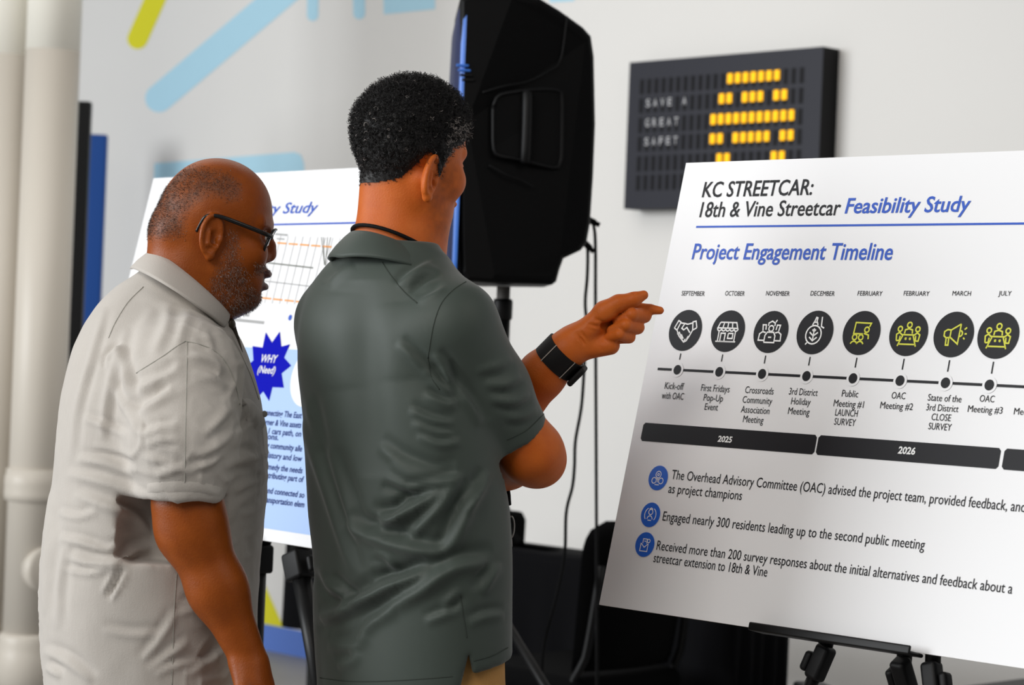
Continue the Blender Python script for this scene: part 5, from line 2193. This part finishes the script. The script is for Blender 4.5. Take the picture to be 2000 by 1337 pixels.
# side vent: front tail ends higher than the back tail
vp = G(914, 1300, -.2)
ps.append(('-', 0, lambda P: np.maximum(P[:, 2] - (hz + .10 * (np.abs(P[:, 0] - 0) * 0) + .3 * (P[:, 0] - vp[0]) * 0.9), -(P[:, 0] - f32(vp[0])))))
ps.append(('-', 0, lambda P: np.maximum.reduce([np.abs(P[:, 0] - f32(vp[0]) - .0) - .010 * np.clip((hz + .036 - P[:, 2]) / .05, 0, 2), P[:, 2] - (hz + .036), P[:, 1] - DG])))
ps.append(('-', 0, lambda P: P[:, 2] - float(G(700, 1395)[2])))
pV, pF = polygonise(ps, GO + [-.40, -.36, .70], GO + [.36, .42, 1.66], .0046, 3.0)
pV = relax(pV, pF, 2, .5)
pV = pV + normals(pV, pF) * (vnoise(pV + 2, 11, 12) * .0022)[:, None]
foldsG = [
    ([(628, 1210), (665, 1200), (700, 1180), (760, 1150), (820, 1128), (865, 1105)], .011, 15), ([(620, 1228), (670, 1212), (720, 1185), (790, 1160)], -.006, 12),
    ([(740, 1195), (790, 1172), (830, 1150), (870, 1118), (900, 1105), (965, 1098)], .010, 14), ([(700, 1250), (730, 1215), (775, 1192)], .005, 11),
    ([(672, 1020), (720, 1045), (770, 1062), (840, 1080), (880, 1078)], .009, 13), ([(735, 1050), (755, 1020), (800, 1000), (850, 970), (905, 935)], .009, 13), ([(790, 1060), (830, 1020), (870, 980), (900, 945)], .007, 11),
    ([(722, 1000), (770, 1012), (800, 985), (830, 975)], .006, 10), ([(870, 1085), (890, 1050), (910, 1000), (930, 940)], .009, 14), ([(745, 945), (790, 965), (820, 972)], -.006, 9), ([(795, 958), (850, 945), (905, 930)], .006, 9),
    ([(735, 870), (790, 905), (850, 925), (900, 915)], .006, 11), ([(760, 905), (820, 935), (890, 935)], .005, 10),
    ([(590, 820), (615, 890), (640, 960), (665, 1040), (690, 1120)], .006, 10), ([(640, 880), (670, 970), (700, 1060)], .005, 12), ([(600, 770), (612, 830), (625, 880)], .004, 9),
    ([(780, 670), (810, 700), (840, 735)], .005, 9), ([(800, 800), (840, 820), (885, 830)], .005, 8), ([(805, 825), (850, 845), (890, 850)], .005, 8), ([(830, 770), (870, 790), (895, 790)], .005, 8), ([(815, 850), (860, 868), (900, 862)], .005, 8), ([(830, 720), (865, 760), (890, 790)], .006, 9),
    ([(715, 1128), (740, 1140), (790, 1130), (840, 1110)], .006, 10), ([(640, 1130), (670, 1165), (668, 1185)], .006, 9), ([(612, 1110), (630, 1150), (660, 1180)], -.004, 8),
    ([(940, 1160), (955, 1130), (975, 1100)], .006, 10), ([(915, 1220), (945, 1205), (985, 1200)], .004, 8), ([(830, 1215), (870, 1200), (900, 1190)], .004, 8), ([(900, 1150), (880, 1170), (865, 1190)], .004, 8),
    ([(640, 1260), (690, 1262), (720, 1240)], .004, 12), ([(660, 1300), (690, 1290), (700, 1270)], .004, 10), ([(905, 1000), (935, 960), (955, 920)], .006, 10), ([(770, 1120), (760, 1090), (730, 1075)], .004, 9),
    # yoke, shoulder and sleeve
    ([(780, 560), (800, 540), (830, 520), (845, 516)], .005, 8), ([(800, 572), (830, 545), (860, 535)], -.004, 7), ([(818, 590), (850, 575), (870, 560)], .003, 7), ([(640, 560), (665, 535), (690, 515)], .004, 9),
    ([(1000, 700), (970, 715), (930, 725)], .003, 9), ([(1018, 735), (985, 752), (950, 750)], .004, 8), ([(1035, 770), (1000, 785), (960, 780)], .004, 8), ([(860, 715), (885, 750), (915, 790), (940, 830)], .006, 10), ([(848, 690), (870, 720), (880, 770)], .005, 9),
    ([(1050, 800), (1015, 815), (985, 815)], .003, 8), ([(712, 548), (711, 640), (714, 740), (722, 850), (728, 930)], -.007, 36), ([(650, 570), (645, 660), (652, 760)], .004, 48), ([(780, 590), (785, 660), (790, 740)], .004, 44),
]
pV = creases(pV, pF, [(a_, b_ * 1.3, c_) for a_, b_, c_ in foldsG])
polo = fast_mesh('polo_shirt', pV, pF, [M['polo']], manG, GO)
ct = Cloth(pV, pF)
seam_owner = (polo, GO)
b = MB()
S_ = M['polo_seam']
seam_part(ct, [(910, 550), (885, 566), (862, 592), (848, 630), (840, 670), (836, 700)], S_)
seam_part(ct, [(746, 512), (765, 540), (790, 570), (815, 592)], S_)
seam_part(ct, [(836, 700), (842, 735), (858, 760)], S_)
seam_part(ct, [(1062, 808), (1030, 838), (990, 858)], S_)
seam_part(ct, [(618, 1322), (690, 1330), (780, 1328), (912, 1318)], S_)
seam_part(ct, [(925, 1290), (960, 1280), (992, 1264)], S_)
seam_part(ct, [(900, 1160), (905, 1200), (912, 1245)], S_)
b = MB()


def upG(ph):
    c, s_ = math.cos(ph), math.sin(ph)
    return G(777, 502) + fG * (.074 * c) + rG * (.074 * s_) + UP * (-.036 * c)


def loG(ph):
    c, s_ = math.cos(ph), math.sin(ph)
    return G(772, 552) + fG * (.102 * c) + rG * (.100 * s_) + UP * (-.032 * c + .012 * abs(s_))


collar(b, upG, loG, M['polo'], 72, .003, 40)
b.build('shirt_collar', polo, GO)

# trousers and shoes
hip = GO + UP * .75 + np.array([.02, 0, 0])
lp, f_, l_ = leg_prims(hip, 0, math.pi / 2 - TH, .08, .092, .07)
lp += [('+', .08, slices([.74, .88, .97, 1.04], [G(820, 1300)[0]] * 4, [DG + .0] * 4, [.160, .162, .155, .145], [.100, .104, .100, .096], -TH)), ('&', .004, halfspace(GO + UP * .05, [0, 0, -1]))]
V, F = polygonise(lp, GO + [-.38, -.38, .02], GO + [.38, .38, 1.12], .009)
kh = fast_mesh('khaki_trousers', V, F, [M['khaki']], manG, GO)
for s in (1, -1):
    shoe(manG, GO, hip, f_, l_, s, .085)

# lanyard cord round the neck with a badge clip at the waist
ly = bpy.data.objects.new('lanyard', None)
COL.objects.link(ly)
ly.parent = manG
b = MB()
cordp = [G(778, 486) + fG * (.071 * math.cos(t)) + rG * (.071 * math.sin(t)) + UP * (-.032 * math.cos(t)) for t in np.radians(np.arange(-40, -331, -15))]
cordp = [G(905, 700, .13), G(872, 570, .09)] + cordp + [G(884, 560, .08), G(925, 640, .12), G(960, 780, .15), G(990, 940, .12), G(995, 985, .10)]
b.tube(smooth_path(cordp, 90), .0030, M['rubber'], 8)
b.build('neck_cord', ly, GO)
b = MB()
cc = G(996, 1006, .09)
loop = [cc + np.array([.0055 * math.cos(t) + .002, -.004, -.018 + .017 * math.sin(t)]) for t in np.linspace(0, 2 * math.pi, 20, endpoint=False)]
b.tube(loop, .0014, M['steel'], 6, True)
b.tube([cc + np.array([.002, -.004, -.036]), cc + np.array([.003, -.004, -.048])], .0028, M['steel'], 8)
b.build('badge_clip', ly, GO)

# wrist watch on the pointing hand
wt = bpy.data.objects.new('wrist_watch', None)
COL.objects.link(wt)
wt.parent = manG
ax_ = wd_
wc = Hn(1093, 697, .006)
ux = np.cross(ax_, [0, 1, 0])
ux /= np.linalg.norm(ux)
uy = np.cross(ux, ax_)
if uy[1] > 0:
    uy = -uy


def band(r, x0, x1, m, mb, a0=0, a1=360, n=48, th=.0028):
    V, F = [], []
    for i in range(n + 1):
        t = math.radians(a0 + (a1 - a0) * i / n)
        rad_ = ux * math.cos(t) * (r + .001) + uy * math.sin(t) * (r - .001)
        nn_ = ux * math.cos(t) + uy * math.sin(t)
        for (xx, q) in ((x0, 0), (x0, th), (x1, th), (x1, 0)):
            V.append(wc + ax_ * xx + rad_ + nn_ * q)
    for i in range(n):
        for j in range(4):
            j2 = (j + 1) % 4
            F.append((i * 4 + j, i * 4 + j2, i * 4 + 4 + j2, i * 4 + 4 + j))
    mb.add(V, F, m, False)


b = MB()
band(.0318, -.0165, .0165, M['strap'], b)
b.build('watch_strap', wt, GO)
for a in (62, 128):
    b = MB()
    band(.0342, -.0175, .0175, M['strap_loop'], b, a - 1.2, a + 1.2, 4, .0016)
    b.build('strap_keeper', wt, GO)
b = MB()
sd_ = -ux if (-ux)[2] < 0 else ux
cpos = wc + sd_ * .040 + uy * .006
b.bbox(cpos, (.0095, .034, .036), M['strap'], .004, [sd_, np.cross(ax_, sd_), ax_])
b.build('watch_case', wt, GO)
